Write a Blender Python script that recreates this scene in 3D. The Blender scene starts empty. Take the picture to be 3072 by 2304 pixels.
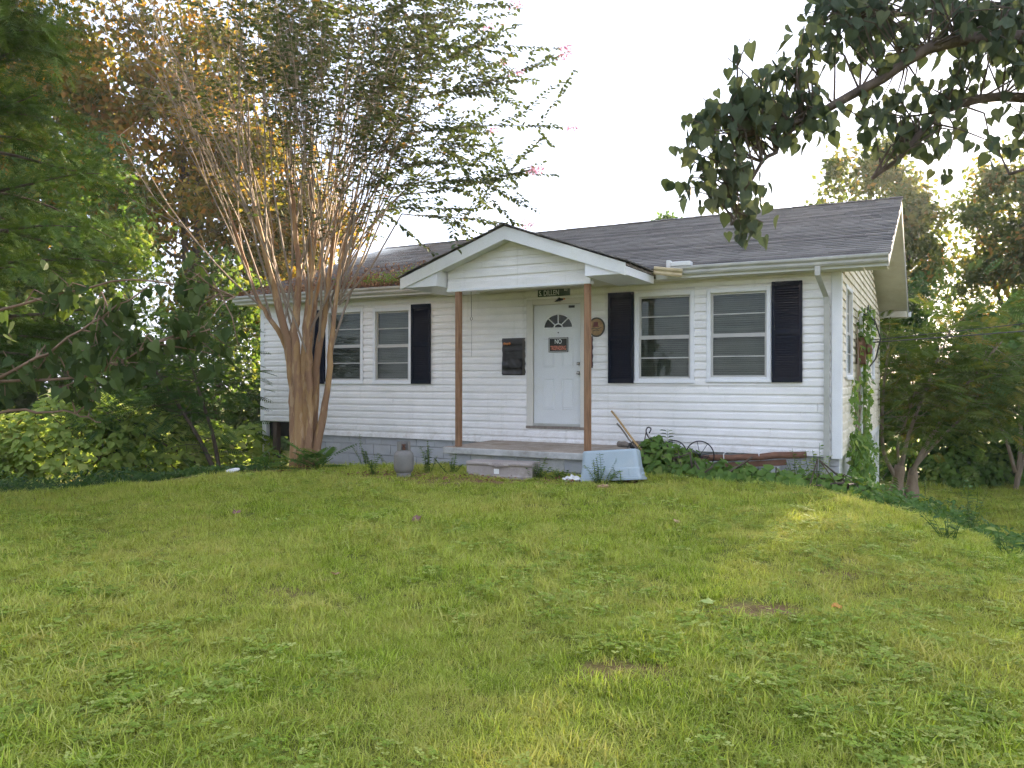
import bpy, bmesh, math, random
import numpy as np
from mathutils import Vector, Matrix

random.seed(7)
rng = np.random.default_rng(7)
R = math.radians
scene = bpy.context.scene
COL = scene.collection

# ------------------------------------------------------------------ camera, sky, sun, exposure
EYE = 1.5
cam_data = bpy.data.cameras.new("camera")
cam = bpy.data.objects.new("camera", cam_data)
COL.objects.link(cam)
cam.location = (0, 0, EYE)
cam.rotation_euler = (R(90), 0, 0)
cam_data.sensor_width = 36
cam_data.lens = 36 * 2370 / 3072
cam_data.shift_y = -15 / 3072
cam_data.clip_start = 0.05
cam_data.clip_end = 2000
scene.camera = cam

SUN_AZ, SUN_EL = R(32), R(14)          # azimuth measured from +Y towards +X
world = bpy.data.worlds.new("World")
scene.world = world
world.use_nodes = True
wn, wl = world.node_tree.nodes, world.node_tree.links
wn.clear()
w_out = wn.new("ShaderNodeOutputWorld")
w_bg = wn.new("ShaderNodeBackground")
w_sky = wn.new("ShaderNodeTexSky")
w_sky.sky_type = 'NISHITA'
w_sky.sun_disc = False
w_sky.sun_elevation = SUN_EL
w_sky.sun_rotation = SUN_AZ
w_sky.air_density = 1.0
w_sky.dust_density = 0.5
w_sky.ozone_density = 1.6
w_bg.inputs['Strength'].default_value = 0.15
w_dim = wn.new("ShaderNodeVectorMath")      # clear sky seen through an even veil of high thin cloud
w_dim.operation = 'MULTIPLY_ADD'
w_dim.inputs[1].default_value = (.035, .032, .028)
w_dim.inputs[2].default_value = (.64, .71, .92)
wl.new(w_sky.outputs[0], w_dim.inputs[0])
wl.new(w_dim.outputs[0], w_bg.inputs['Color'])
wl.new(w_bg.outputs[0], w_out.inputs['Surface'])

sun_data = bpy.data.lights.new("sun", 'SUN')
sun_data.energy = 2.6
sun_data.angle = R(1.5)
sun_data.color = (1.0, 0.80, 0.58)
sun = bpy.data.objects.new("sun", sun_data)
COL.objects.link(sun)
sd = Vector((math.sin(SUN_AZ) * math.cos(SUN_EL), math.cos(SUN_AZ) * math.cos(SUN_EL), math.sin(SUN_EL)))
sun.rotation_euler = sd.to_track_quat('Z', 'Y').to_euler()
sun.location = sd * 60

vs = scene.view_settings
scene.display_settings.display_device = 'sRGB'
vs.view_transform = 'Standard'
vs.look = 'None'
vs.exposure = 3.75
vs.gamma = 1.0
vs.use_curve_mapping = False
scene.render.engine = 'CYCLES'
cy = scene.cycles
cy.max_bounces = 7
cy.diffuse_bounces = 4
cy.glossy_bounces = 2
cy.transmission_bounces = 4
cy.transparent_max_bounces = 8
cy.use_denoising = True
cy.denoising_input_passes = 'RGB_ALBEDO_NORMAL'
cy.denoising_prefilter = 'NONE'
cy.sample_clamp_indirect = 6.0
cy.use_adaptive_sampling = True
cy.adaptive_threshold = 0.02

# ------------------------------------------------------------------ helpers
def nmesh(name, V, F, rnd=None, smooth=False):
    """mesh from numpy: V (n,3), F list of (m,3)/(m,4) arrays."""
    me = bpy.data.meshes.new(name)
    V = np.asarray(V, dtype=np.float32)
    if not isinstance(F, (list, tuple)):
        F = [F]
    F = [np.asarray(f, dtype=np.int32) for f in F if len(f)]
    me.vertices.add(len(V))
    me.vertices.foreach_set('co', V.ravel())
    loops = np.concatenate([f.ravel() for f in F])
    sizes = np.concatenate([np.full(len(f), f.shape[1], dtype=np.int32) for f in F])
    starts = np.concatenate([[0], np.cumsum(sizes)[:-1]]).astype(np.int32)
    me.loops.add(len(loops))
    me.loops.foreach_set('vertex_index', loops)
    me.polygons.add(len(sizes))
    me.polygons.foreach_set('loop_start', starts)
    me.polygons.foreach_set('use_smooth', np.full(len(sizes), bool(smooth)))
    if rnd is not None:
        a = me.attributes.new('rnd', 'FLOAT', 'POINT')
        a.data.foreach_set('value', np.asarray(rnd, dtype=np.float32))
    me.update(calc_edges=True)
    return me

class MB:
    """collects shapes into one mesh"""
    def __init__(s):
        s.V, s.F, s.R, s.n = [], [], [], 0
    def add(s, V, F, r=None):
        V = np.asarray(V, dtype=np.float32)
        if not isinstance(F, (list, tuple)):
            F = [F]
        for f in F:
            s.F.append(np.asarray(f, dtype=np.int32) + s.n)
        s.V.append(V)
        if r is None:
            r = random.random()
        s.R.append(np.full(len(V), r, dtype=np.float32) if np.isscalar(r) else np.asarray(r, dtype=np.float32))
        s.n += len(V)
        return s
    def box(s, x0, x1, y0, y1, z0, z1, r=None):
        V = [(x, y, z) for z in (z0, z1) for y in (y0, y1) for x in (x0, x1)]
        F = np.array([(0, 2, 3, 1), (4, 5, 7, 6), (0, 1, 5, 4), (2, 6, 7, 3), (0, 4, 6, 2), (1, 3, 7, 5)])
        return s.add(V, F, r)
    def bbox(s, x0, x1, y0, y1, z0, z1, b=0.004, r=None):
        """box with chamfered edges"""
        bm = bmesh.new()
        bmesh.ops.create_cube(bm, size=1)
        for v in bm.verts:
            v.co = ((x0 + x1) / 2 + v.co.x * (x1 - x0), (y0 + y1) / 2 + v.co.y * (y1 - y0), (z0 + z1) / 2 + v.co.z * (z1 - z0))
        bmesh.ops.bevel(bm, geom=list(bm.edges), offset=b, segments=1, affect='EDGES')
        return s.bm(bm, r)
    def bm(s, bm, r=None):
        bm.verts.ensure_lookup_table()
        bmesh.ops.triangulate(bm, faces=list(bm.faces))
        V = [v.co[:] for v in bm.verts]
        for i, v in enumerate(bm.verts):
            v.index = i
        F = np.array([[v.index for v in f.verts] for f in bm.faces])
        bm.free()
        return s.add(V, F, r)
    def tube(s, P, rad, n=6, cap=True, r=None):
        P = np.asarray(P, dtype=float)
        m = len(P)
        rad = np.full(m, rad) if np.isscalar(rad) else np.asarray(rad, dtype=float)
        T = np.gradient(P, axis=0)
        T /= np.linalg.norm(T, axis=1)[:, None] + 1e-12
        a = np.array([0, 0, 1.0]) if abs(T[0][2]) < .9 else np.array([1.0, 0, 0])
        N = np.cross(T[0], a); N /= np.linalg.norm(N)
        ang = np.linspace(0, 2 * np.pi, n, endpoint=False)
        V = np.zeros((m, n, 3))
        for i in range(m):
            N = N - T[i] * N.dot(T[i]); N /= np.linalg.norm(N) + 1e-12
            B = np.cross(T[i], N)
            V[i] = P[i] + rad[i] * (np.cos(ang)[:, None] * N + np.sin(ang)[:, None] * B)
        i, j = np.meshgrid(np.arange(m - 1), np.arange(n), indexing='ij')
        i, j = i.ravel(), j.ravel()
        j2 = (j + 1) % n
        F = np.stack([i * n + j, i * n + j2, (i + 1) * n + j2, (i + 1) * n + j], 1)
        Fs = [F]
        V = V.reshape(-1, 3)
        if cap:
            V = np.vstack([V, P[0], P[-1]])
            k = np.arange(n)
            Fs.append(np.stack([(k + 1) % n, k, np.full(n, m * n)], 1))
            Fs.append(np.stack([(m - 1) * n + k, (m - 1) * n + (k + 1) % n, np.full(n, m * n + 1)], 1))
        return s.add(V, Fs, r)
    def lathe(s, prof, n=20, c=(0, 0, 0), r=None):
        prof = np.asarray(prof, dtype=float); m = len(prof)
        ang = np.linspace(0, 2 * np.pi, n, endpoint=False)
        V = np.zeros((m, n, 3))
        V[:, :, 0] = c[0] + prof[:, 0:1] * np.cos(ang); V[:, :, 1] = c[1] + prof[:, 0:1] * np.sin(ang); V[:, :, 2] = c[2] + prof[:, 1:2]
        i, j = np.meshgrid(np.arange(m - 1), np.arange(n), indexing='ij'); i, j = i.ravel(), j.ravel(); j2 = (j + 1) % n
        F = np.stack([i * n + j, i * n + j2, (i + 1) * n + j2, (i + 1) * n + j], 1)
        return s.add(V.reshape(-1, 3), F, r)
    def prism(s, poly, axis, a0, a1, r=None):
        """extrude a polygon along an axis; poly gives the other two coordinates in x,y,z order"""
        n = len(poly)
        V = []
        for a in (a0, a1):
            for p in poly:
                q = list(p); q.insert(axis, a); V.append(q)
        k = np.arange(n)
        F = np.stack([k, (k + 1) % n, (k + 1) % n + n, k + n], 1)
        bm = bmesh.new()
        vv = [bm.verts.new(v) for v in V]
        for f in F:
            bm.faces.new([vv[i] for i in f])
        bm.faces.new(vv[:n]); bm.faces.new(vv[n:][::-1])
        bmesh.ops.recalc_face_normals(bm, faces=list(bm.faces))
        return s.bm(bm, r)
    def mesh(s, name, smooth=False):
        return nmesh(name, np.concatenate(s.V), s.F, np.concatenate(s.R), smooth)
    def build(s, name, mat, parent=None, smooth=False, base=None):
        if base is not None:
            s.V = [v - np.asarray(base, dtype=np.float32) for v in s.V]
        return link(name, s.mesh(name, smooth), mat, parent)

def link(name, me, mat=None, parent=None, loc=None):
    if mat is not None and not me.materials:
        me.materials.append(mat)
    o = bpy.data.objects.new(name, me)
    COL.objects.link(o)
    if parent is not None:
        o.parent = parent
    if loc is not None:
        o.location = loc
    return o

def tag(o, label=None, cat=None, group=None, kind=None):
    if label: o['label'] = label
    if cat: o['category'] = cat
    if group: o['group'] = group
    if kind: o['kind'] = kind
    return o

def empty(name, loc, rz=0, label=None, cat=None, group=None):
    o = bpy.data.objects.new(name, None)
    o.empty_display_size = 0.2
    COL.objects.link(o)
    o.location = loc; o.rotation_euler = (0, 0, rz)
    return tag(o, label, cat, group)

def unit(v):
    v = np.asarray(v, dtype=float)
    return v / (np.linalg.norm(v, axis=-1, keepdims=True) + 1e-9)

def scatter(tV, tF, pos, tan, nor, scl, rnd):
    """copies of a template (x along tan, z along nor); returns V,F,rnd"""
    tV = np.asarray(tV, dtype=float); tF = np.asarray(tF)
    N = len(pos); k = len(tV)
    tan = unit(tan); nor = nor - tan * (nor * tan).sum(1)[:, None]; nor = unit(nor)
    bit = np.cross(nor, tan)
    scl = np.asarray(scl, dtype=float)
    if scl.ndim == 1: scl = scl[:, None]
    L = tV[None] * scl[:, None, :] if scl.shape[1] == 3 else tV[None] * scl[:, None, :]
    V = pos[:, None] + L[..., 0:1] * tan[:, None] + L[..., 1:2] * bit[:, None] + L[..., 2:3] * nor[:, None]
    F = (tF[None] + (np.arange(N) * k)[:, None, None]).reshape(-1, tF.shape[1])
    return V.reshape(-1, 3), F, np.repeat(rnd, k)

# leaf templates: unit length along x, normal z
LEAF4 = (np.array([(0, 0, 0), (.45, .30, .05), (1, 0, -.05), (.45, -.30, .05)]), np.array([(0, 3, 2, 1)]))
LEAF6 = (np.array([(0, 0, 0), (.32, .26, .07), (.7, .22, .04), (1, 0, -.10), (.7, -.22, .04), (.32, -.26, .07), (.5, 0, 0)]),
         np.array([(0, 6, 1), (1, 6, 2), (2, 6, 3), (3, 6, 4), (4, 6, 5), (5, 6, 0)]))
def heart(fold=.08, w=.46, droop=.12):
    half = [(-.10, .20), (0.02, .40), (.22, w), (.48, .38), (.75, .18), (1.0, 0)]
    V = [(0, 0, 0)]
    for x, y in half: V.append((x, y, fold * y / w - droop * x * x))
    for x, y in half[:-1]: V.append((x, -y, fold * y / w - droop * x * x))
    V.append((.5, 0, -droop * .25))
    c = len(V) - 1
    F = [(0, c, 1)] + [(i, c, i + 1) for i in range(1, 6)]
    F += [(0, 7, c)] + [(i, i + 1, c) for i in range(7, 11)] + [(11, 6, c)]
    return np.array(V), np.array(F)
HEART = heart()
def lobed():
    out = [(0, 0), (-.02, .30), (.2, .46), (.34, .30), (.52, .34), (.7, .16), (1, 0)]
    V = [(x, y, .05 * y) for x, y in out] + [(x, -y, .05 * y) for x, y in out[1:-1]] + [(.45, 0, -.03)]
    c = len(V) - 1
    F = [(i, c, i + 1) for i in range(6)] + [(0, 7, c)] + [(i, i + 1, c) for i in range(7, 11)] + [(11, 6, c)]
    return np.array(V), np.array(F)
LOBED = lobed()

# ---- materials
class NT:
    def __init__(s, name):
        s.m = bpy.data.materials.new(name); s.m.use_nodes = True
        s.n, s.l = s.m.node_tree.nodes, s.m.node_tree.links
        s.n.clear(); s.out = s.n.new('ShaderNodeOutputMaterial')
    def N(s, t, **k):
        n = s.n.new(t)
        for a, b in k.items():
            if a in n.inputs: n.inputs[a].default_value = b
            else: setattr(n, a, b)
        return n
    def L(s, a, b): s.l.new(a, b)
    def ramp(s, fac, stops):
        r = s.N('ShaderNodeValToRGB')
        e = r.color_ramp.elements
        while len(e) < len(stops): e.new(0.5)
        for i, (p, c) in enumerate(stops):
            e[i].position = p; e[i].color = (*c, 1) if len(c) == 3 else c
        s.L(fac, r.inputs[0]); return r.outputs[0]
    def noise(s, scale, detail=4, vec=None, rough=.55, stretch=None):
        n = s.N('ShaderNodeTexNoise'); n.inputs['Scale'].default_value = scale; n.inputs['Detail'].default_value = detail; n.inputs['Roughness'].default_value = rough
        if vec is None:
            vec = s.N('ShaderNodeTexCoord').outputs['Object']
        if stretch:
            mp = s.N('ShaderNodeMapping'); mp.inputs['Scale'].default_value = stretch; s.L(vec, mp.inputs[0]); vec = mp.outputs[0]
        s.L(vec, n.inputs['Vector']); return n.outputs['Fac']
    def mix(s, fac, a, b, mode='MIX'):
        m = s.N('ShaderNodeMix'); m.data_type = 'RGBA'; m.blend_type = mode
        for sock, v in ((m.inputs[0], fac), (m.inputs[6], a), (m.inputs[7], b)):
            if hasattr(v, 'is_output'): s.L(v, sock)
            elif isinstance(v, (int, float)): sock.default_value = v
            else: sock.default_value = (*v, 1)
        return m.outputs[2]
    def math(s, op, a, b=0.0, c=None):
        m = s.N('ShaderNodeMath'); m.operation = op
        for i, v in enumerate((a, b) if c is None else (a, b, c)):
            if hasattr(v, 'is_output'): s.L(v, m.inputs[i])
            else: m.inputs[i].default_value = v
        return m.outputs[0]
    def attr(s, name='rnd'):
        a = s.N('ShaderNodeAttribute'); a.attribute_name = name; return a.outputs['Fac']
    def bsdf(s, col, rough=.6, spec=.3, metal=0, bump=None, bump_d=.01, bump_s=.4):
        p = s.N('ShaderNodeBsdfPrincipled')
        if hasattr(col, 'is_output'): s.L(col, p.inputs['Base Color'])
        else: p.inputs['Base Color'].default_value = (*col, 1)
        if hasattr(rough, 'is_output'): s.L(rough, p.inputs['Roughness'])
        else: p.inputs['Roughness'].default_value = rough
        p.inputs['Specular IOR Level'].default_value = spec
        p.inputs['Metallic'].default_value = metal
        if bump is not None:
            b = s.N('ShaderNodeBump'); b.inputs['Strength'].default_value = bump_s; b.inputs['Distance'].default_value = bump_d
            s.L(bump, b.inputs['Height']); s.L(b.outputs[0], p.inputs['Normal'])
        return p
    def done(s, sh):
        s.L(sh.outputs[0] if hasattr(sh, 'outputs') else sh, s.out.inputs['Surface']); return s.m

def simple(name, col, rough=.6, var=.15, scale=6, spec=.3, metal=0, bump=.0, bscale=60, stretch=None, dirt=None, dirt_scale=2.5, dirt_amt=.5):
    t = NT(name)
    n = t.noise(scale, 5, stretch=stretch)
    c = np.array(col)
    out = t.ramp(n, [(.25, tuple(c * (1 - var))), (.75, tuple(np.minimum(c * (1 + var), 1)))])
    a = t.attr()
    sc = t.math('MULTIPLY_ADD', a, var * .6, 1 - var * .3)
    comb = t.N('ShaderNodeCombineColor')
    for i in range(3): t.L(sc, comb.inputs[i])
    out = t.mix(1.0, out, comb.outputs[0], 'MULTIPLY')
    if dirt is not None:
        d = t.noise(dirt_scale, 6, rough=.7)
        f = t.ramp(d, [(.5, (0, 0, 0)), (.72, (dirt_amt,) * 3)])
        out = t.mix(f, out, dirt)
    b = t.noise(bscale, 4, stretch=stretch) if bump else None
    return t.done(t.bsdf(out, rough, spec, metal, b, bump, .6))

def leafmat(name, stops, trans=.4, rough=.6, tcol=None, spec=.12, wnoise=None):
    t = NT(name)
    c = t.ramp(t.attr(), stops)
    if wnoise:
        pos = t.N('ShaderNodeNewGeometry').outputs['Position']
        n = t.noise(wnoise[0], 3, vec=pos)
        c = t.mix(t.ramp(n, [(.42, (0, 0, 0)), (.62, (1, 1, 1))]), c, t.mix(1.0, c, wnoise[1], 'MULTIPLY'))
    p = t.bsdf(c, rough, spec)
    tr = t.N('ShaderNodeBsdfTranslucent')
    k = tcol or (1.25, 1.2, .55)
    t.L(t.mix(1.0, c, k, 'MULTIPLY'), tr.inputs[0])
    mx = t.N('ShaderNodeMixShader'); mx.inputs[0].default_value = trans
    t.L(p.outputs[0], mx.inputs[1]); t.L(tr.outputs[0], mx.inputs[2])
    return t.done(mx)

def barkmat(name, a, b, scale=8, stretch=(1, 1, .25), bump=.02, spots=None):
    t = NT(name)
    n = t.noise(scale, 6, stretch=stretch, rough=.65)
    c = t.ramp(n, [(.3, a), (.7, b)])
    if spots:
        s = t.noise(5, 3, stretch=(1, 1, .3))
        c = t.mix(t.ramp(s, [(.47, (0, 0, 0)), (.52, (.9, .9, .9))]), c, spots)
        s2 = t.noise(11, 4, stretch=(1, 1, .22)); c = t.mix(t.ramp(s2, [(.58, (0, 0, 0)), (.63, (.7, .7, .7))]), c, (.45, .31, .18))
    return t.done(t.bsdf(c, .75, .2, bump=t.noise(scale * 3, 5, stretch=stretch), bump_d=bump, bump_s=.7))

# ------------------------------------------------------------------ materials
def m_siding():
    t = NT('white_vinyl_siding')
    n = t.noise(1.3, 6, rough=.65)
    c = t.ramp(n, [(.35, (.76, .75, .73)), (.7, (.86, .84, .82))])
    d = t.noise(3.0, 6, stretch=(.35, .35, 1.6), rough=.7)
    c = t.mix(t.ramp(d, [(.52, (0, 0, 0)), (.78, (.45, .45, .45))]), c, (.50, .52, .44))
    sep = t.N('ShaderNodeSeparateXYZ'); t.L(t.N('ShaderNodeTexCoord').outputs['Object'], sep.inputs[0])
    low = t.ramp(sep.outputs[2], [(.40, (1, 1, 1)), (.78, (0, 0, 0))])
    sp = t.ramp(t.noise(7, 6, rough=.75), [(.46, (0, 0, 0)), (.72, (.55, .55, .55))])
    c = t.mix(t.mix(1.0, low, sp, 'MULTIPLY'), c, (.42, .37, .28))
    st_ = t.ramp(t.noise(9, 4, stretch=(1, 1, .06)), [(.58, (0, 0, 0)), (.8, (.35, .35, .35))])
    c = t.mix(st_, c, (.46, .46, .40))
    g = t.noise(45, 3, stretch=(.05, .05, 1))
    return t.done(t.bsdf(c, .42, .35, bump=g, bump_d=.002, bump_s=.25))
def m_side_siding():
    t = NT('stained_sun_tinted_siding')
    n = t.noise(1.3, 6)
    c = t.ramp(n, [(.35, (.76, .69, .56)), (.7, (.84, .77, .64))])  # cream base has the low sun's peach tint painted in; stains follow
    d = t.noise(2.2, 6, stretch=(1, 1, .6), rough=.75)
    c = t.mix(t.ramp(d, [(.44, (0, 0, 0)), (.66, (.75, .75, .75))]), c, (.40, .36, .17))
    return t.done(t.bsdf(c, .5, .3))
def m_glass():
    t = NT('window_glass')
    g = t.N('ShaderNodeBsdfGlossy'); g.inputs['Roughness'].default_value = .03; g.inputs['Color'].default_value = (.9, .95, .95, 1)
    tr = t.N('ShaderNodeBsdfTransparent'); tr.inputs[0].default_value = (.70, .74, .70, 1)
    f = t.N('ShaderNodeLayerWeight')
    k = t.math('MULTIPLY_ADD', t.math('POWER', f.outputs['Facing'], 5.0), .7, .022)
    m = t.N('ShaderNodeMixShader'); t.L(k, m.inputs[0]); t.L(tr.outputs[0], m.inputs[1]); t.L(g.outputs[0], m.inputs[2])
    return t.done(m)
def m_shingle():
    t = NT('asphalt_shingle')
    a = t.attr()
    c = t.ramp(a, [(0, (.058, .054, .047)), (.5, (.122, .115, .102)), (1, (.205, .194, .172))])
    n = t.noise(1.1, 5, stretch=(.5, 1.4, 1))
    c = t.mix(t.ramp(n, [(.45, (0, 0, 0)), (.75, (.6, .6, .6))]), c, (.19, .175, .15))
    # lichen and rust-brown staining on the end under the tree
    sep = t.N('ShaderNodeSeparateXYZ'); t.L(t.N('ShaderNodeTexCoord').outputs['Object'], sep.inputs[0])
    fx = t.ramp(t.math('MULTIPLY_ADD', sep.outputs[0], -.25, -.45), [(0, (0, 0, 0)), (1, (1, 1, 1))])
    n2 = t.noise(2.4, 6, rough=.7)
    f = t.mix(1.0, fx, t.ramp(n2, [(.4, (0, 0, 0)), (.6, (.85, .85, .85))]), 'MULTIPLY')
    c = t.mix(f, c, (.14, .10, .07))
    sp = t.noise(220, 2)
    c = t.mix(t.ramp(sp, [(.45, (0, 0, 0)), (.65, (.5, .5, .5))]), c, (.20, .195, .19))
    return t.done(t.bsdf(c, .9, .2, bump=sp, bump_d=.003, bump_s=.5))
def m_wood_post():
    t = NT('weathered_treated_wood')
    n = t.noise(30, 6, stretch=(1, 1, .06), rough=.7)
    c = t.ramp(n, [(.3, (.15, .085, .050)), (.55, (.30, .17, .095)), (.75, (.38, .25, .15))])
    d = t.noise(3, 5, stretch=(1, 1, .4))
    c = t.mix(t.ramp(d, [(.5, (0, 0, 0)), (.7, (.7, .7, .7))]), c, (.22, .16, .09))
    return t.done(t.bsdf(c, .8, .15, bump=n, bump_d=.004, bump_s=.6))
def m_concrete(name, a, b, stain):
    t = NT(name)
    c = t.ramp(t.noise(5, 6, rough=.7), [(.3, a), (.7, b)])
    c = t.mix(t.ramp(t.noise(2.2, 6, rough=.7), [(.48, (0, 0, 0)), (.68, (.8, .8, .8))]), c, stain)
    b_ = t.noise(40, 6, rough=.7)
    return t.done(t.bsdf(c, .9, .15, bump=b_, bump_d=.008, bump_s=.6))
def m_ground():
    t = NT('soil_and_turf')
    pos = t.N('ShaderNodeNewGeometry').outputs['Position']
    n1 = t.noise(.55, 5, vec=pos)
    n2 = t.noise(9, 5, vec=pos, rough=.7)
    n3 = t.noise(60, 3, vec=pos)
    c = t.ramp(n1, [(.3, (.14, .175, .026)), (.5, (.19, .20, .036)), (.72, (.25, .205, .065))])
    c = t.mix(t.ramp(n2, [(.45, (0, 0, 0)), (.7, (.75, .75, .75))]), c, (.105, .080, .040))
    c = t.mix(t.ramp(n3, [(.4, (0, 0, 0)), (.6, (.55, .55, .55))]), c, (.075, .095, .020))
    a = t.N('ShaderNodeAttribute'); a.attribute_name = 'bare'
    dirt = t.ramp(t.noise(14, 6, vec=pos, rough=.75), [(.3, (.13, .080, .048)), (.5, (.24, .135, .075)), (.7, (.36, .215, .130))])
    c = t.mix(a.outputs['Fac'], c, dirt)
    bf = t.math('ADD', n2, t.math('MULTIPLY', n3, .5))
    return t.done(t.bsdf(c, .95, .1, bump=bf, bump_d=.05, bump_s=.8))

MAT = {}
MAT['siding'] = m_siding()
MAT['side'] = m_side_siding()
MAT['glass'] = m_glass()
MAT['shingle'] = m_shingle()
MAT['post'] = m_wood_post()
MAT['slab'] = m_concrete('stained_porch_concrete', (.30, .25, .20), (.48, .41, .34), (.26, .20, .14))
MAT['slab_edge'] = m_concrete('painted_flaking_concrete', (.38, .38, .36), (.55, .54, .52), (.25, .23, .19))
MAT['step'] = m_concrete('cast_stone', (.30, .26, .235), (.42, .37, .34), (.24, .21, .17))
MAT['block'] = simple('blue_grey_painted_block', (.40, .41, .42), .85, .14, 3, bump=.006, bscale=50, dirt=(.40, .39, .36), dirt_scale=2.0)
MAT['trim'] = simple('white_trim_metal', (.66, .67, .65), .45, .10, 3, dirt=(.40, .41, .32), dirt_scale=3, dirt_amt=.35)
MAT['trim_clean'] = simple('white_trim_vinyl', (.74, .75, .76), .4, .06, 3)
MAT['soffit'] = simple('aged_white_soffit', (.62, .60, .52), .6, .08, 3, dirt=(.42, .36, .24), dirt_scale=2)
MAT['gutter'] = simple('weathered_gutter_enamel', (.42, .42, .38), .45, .15, 4, dirt=(.26, .25, .19), dirt_scale=2.5)
MAT['gutter_old'] = simple('yellowed_gutter_enamel', (.58, .48, .31), .5, .12, 5, dirt=(.3, .2, .1), dirt_scale=4)
MAT['shutter'] = simple('dark_navy_shutter', (.010, .014, .024), .75, .2, 3, spec=.12)
MAT['sash'] = simple('aged_window_sash', (.46, .45, .42), .5, .12, 4)
MAT['blind'] = simple('grey_blind_slat', (.175, .17, .155), .6, .45, 1.5)
MAT['inside'] = simple('dim_room_wall', (.05, .05, .045), .9, .1, 3)
MAT['door'] = simple('white_painted_door', (.66, .68, .68), .4, .06, 1.6, dirt=(.50, .51, .42), dirt_scale=1.6, dirt_amt=.4)
MAT['casing'] = simple('cream_door_casing', (.60, .58, .52), .5, .08, 2)
MAT['steel'] = simple('worn_nickel', (.45, .43, .40), .3, .1, 10, metal=1)
MAT['black'] = simple('black_plastic', (.014, .014, .015), .38, .2, 8, spec=.45)
MAT['blackpanel'] = simple('black_vinyl_sheet', (.022, .022, .024), .35, .3, 7, spec=.5, bump=.01, bscale=9)
MAT['iron'] = simple('black_wrought_iron', (.018, .018, .022), .5, .2, 20, metal=.3)
MAT['rust'] = simple('rusty_pipe', (.17, .085, .052), .8, .35, 9, bump=.004, bscale=40, dirt=(.09, .06, .045), dirt_scale=5)
MAT['greywood'] = simple('grey_weathered_wood', (.21, .18, .15), .85, .25, 20, stretch=(1, 1, .1), bump=.004)
MAT['handle'] = simple('varnished_broom_handle', (.46, .30, .13), .5, .25, 8)
MAT['white'] = simple('white_paint', (.76, .76, .74), .5, .06, 5)
MAT['letter'] = simple('white_sign_lettering', (.72, .75, .72), .5, .05, 5)
MAT['redletter'] = simple('faded_red_lettering', (.75, .26, .17), .5, .08, 5)
MAT['signblack'] = simple('black_sign_sheet', (.016, .020, .016), .45, .1, 5)
MAT['signgreen'] = simple('green_street_sign', (.030, .060, .045), .45, .25, 5)
MAT['tub'] = simple('pale_blue_plastic', (.33, .40, .44), .42, .06, 2.5, spec=.4, dirt=(.42, .44, .44), dirt_scale=3, dirt_amt=.5)
MAT['tank'] = simple('old_white_tank_paint', (.20, .19, .17), .6, .2, 6, dirt=(.17, .14, .11), dirt_scale=6, dirt_amt=.7)
MAT['litter'] = simple('crumpled_plastic', (.72, .71, .68), .5, .1, 8)
MAT['cable'] = simple('black_cable_jacket', (.06, .058, .052), .6, .15, 8)
MAT['plaque'] = simple('carved_wood_plaque', (.30, .19, .09), .6, .35, 18)
MAT['plaque_rim'] = simple('dark_plaque_rim', (.07, .065, .05), .6, .2, 8)
MAT['maroon'] = simple('maroon_painted_wood', (.16, .05, .05), .6, .2, 8)
MAT['orange'] = simple('orange_ornament', (.55, .22, .08), .6, .2, 30)

MAT['crape_bark'] = barkmat('crape_myrtle_bark', (.27, .155, .070), (.43, .275, .135), 7, (1, 1, .18), .018, (.25, .145, .085))
MAT['grey_twig'] = barkmat('pale_twig_bark', (.19, .145, .105), (.31, .245, .18), 10, (1, 1, .3), .004)
MAT['dark_bark'] = barkmat('dark_bark', (.055, .042, .032), (.13, .10, .075), 10)
MAT['brown_bark'] = barkmat('brown_bark', (.13, .085, .055), (.26, .17, .11), 9)
MAT['stump_bark'] = barkmat('stump_bark', (.20, .145, .095), (.34, .26, .18), 6, (1, 1, .4), .03)

G = lambda *a: list(a)
MAT['crape_leaf'] = leafmat('crape_myrtle_leaf', [(0, (.055, .085, .038)), (.6, (.090, .120, .050)), (.88, (.14, .135, .055)), (1, (.28, .16, .07))], .26)
MAT['gold_leaf'] = leafmat('golden_green_leaf', [(0, (.070, .105, .024)), (.4, (.15, .150, .028)), (.75, (.27, .18, .034)), (1, (.36, .18, .05))], .45, tcol=(1.3, 1.1, .5))
MAT['olive_leaf'] = leafmat('olive_leaf', [(0, (.060, .095, .028)), (.6, (.115, .140, .035)), (.88, (.18, .16, .040)), (1, (.30, .17, .05))], .45)
MAT['sapling_leaf'] = leafmat('sapling_leaf', [(0, (.035, .062, .018)), (.6, (.058, .092, .026)), (1, (.09, .125, .035))], .25)
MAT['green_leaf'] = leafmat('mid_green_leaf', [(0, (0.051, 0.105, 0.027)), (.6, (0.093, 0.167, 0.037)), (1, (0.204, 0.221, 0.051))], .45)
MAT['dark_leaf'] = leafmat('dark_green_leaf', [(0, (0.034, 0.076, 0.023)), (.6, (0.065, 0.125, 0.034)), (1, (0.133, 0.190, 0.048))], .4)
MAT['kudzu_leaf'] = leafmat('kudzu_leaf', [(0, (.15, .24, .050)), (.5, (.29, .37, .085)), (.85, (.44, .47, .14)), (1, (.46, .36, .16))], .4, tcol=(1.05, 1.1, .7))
MAT['vine_leaf'] = leafmat('vine_leaf', [(0, (0.085, 0.165, 0.042)), (.6, (0.155, 0.260, 0.058)), (1, (0.300, 0.350, 0.095))], .45)
MAT['heart_leaf'] = leafmat('heart_shaped_leaf', [(0, (.045, .064, .038)), (.7, (.070, .092, .048)), (1, (.11, .12, .055))], .16, tcol=(1.0, 1.05, .75))
MAT['cedar'] = leafmat('cedar_spray', [(0, (.028, .058, .018)), (.5, (.052, .100, .026)), (1, (.115, .180, .045))], .25, spec=.08)
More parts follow.
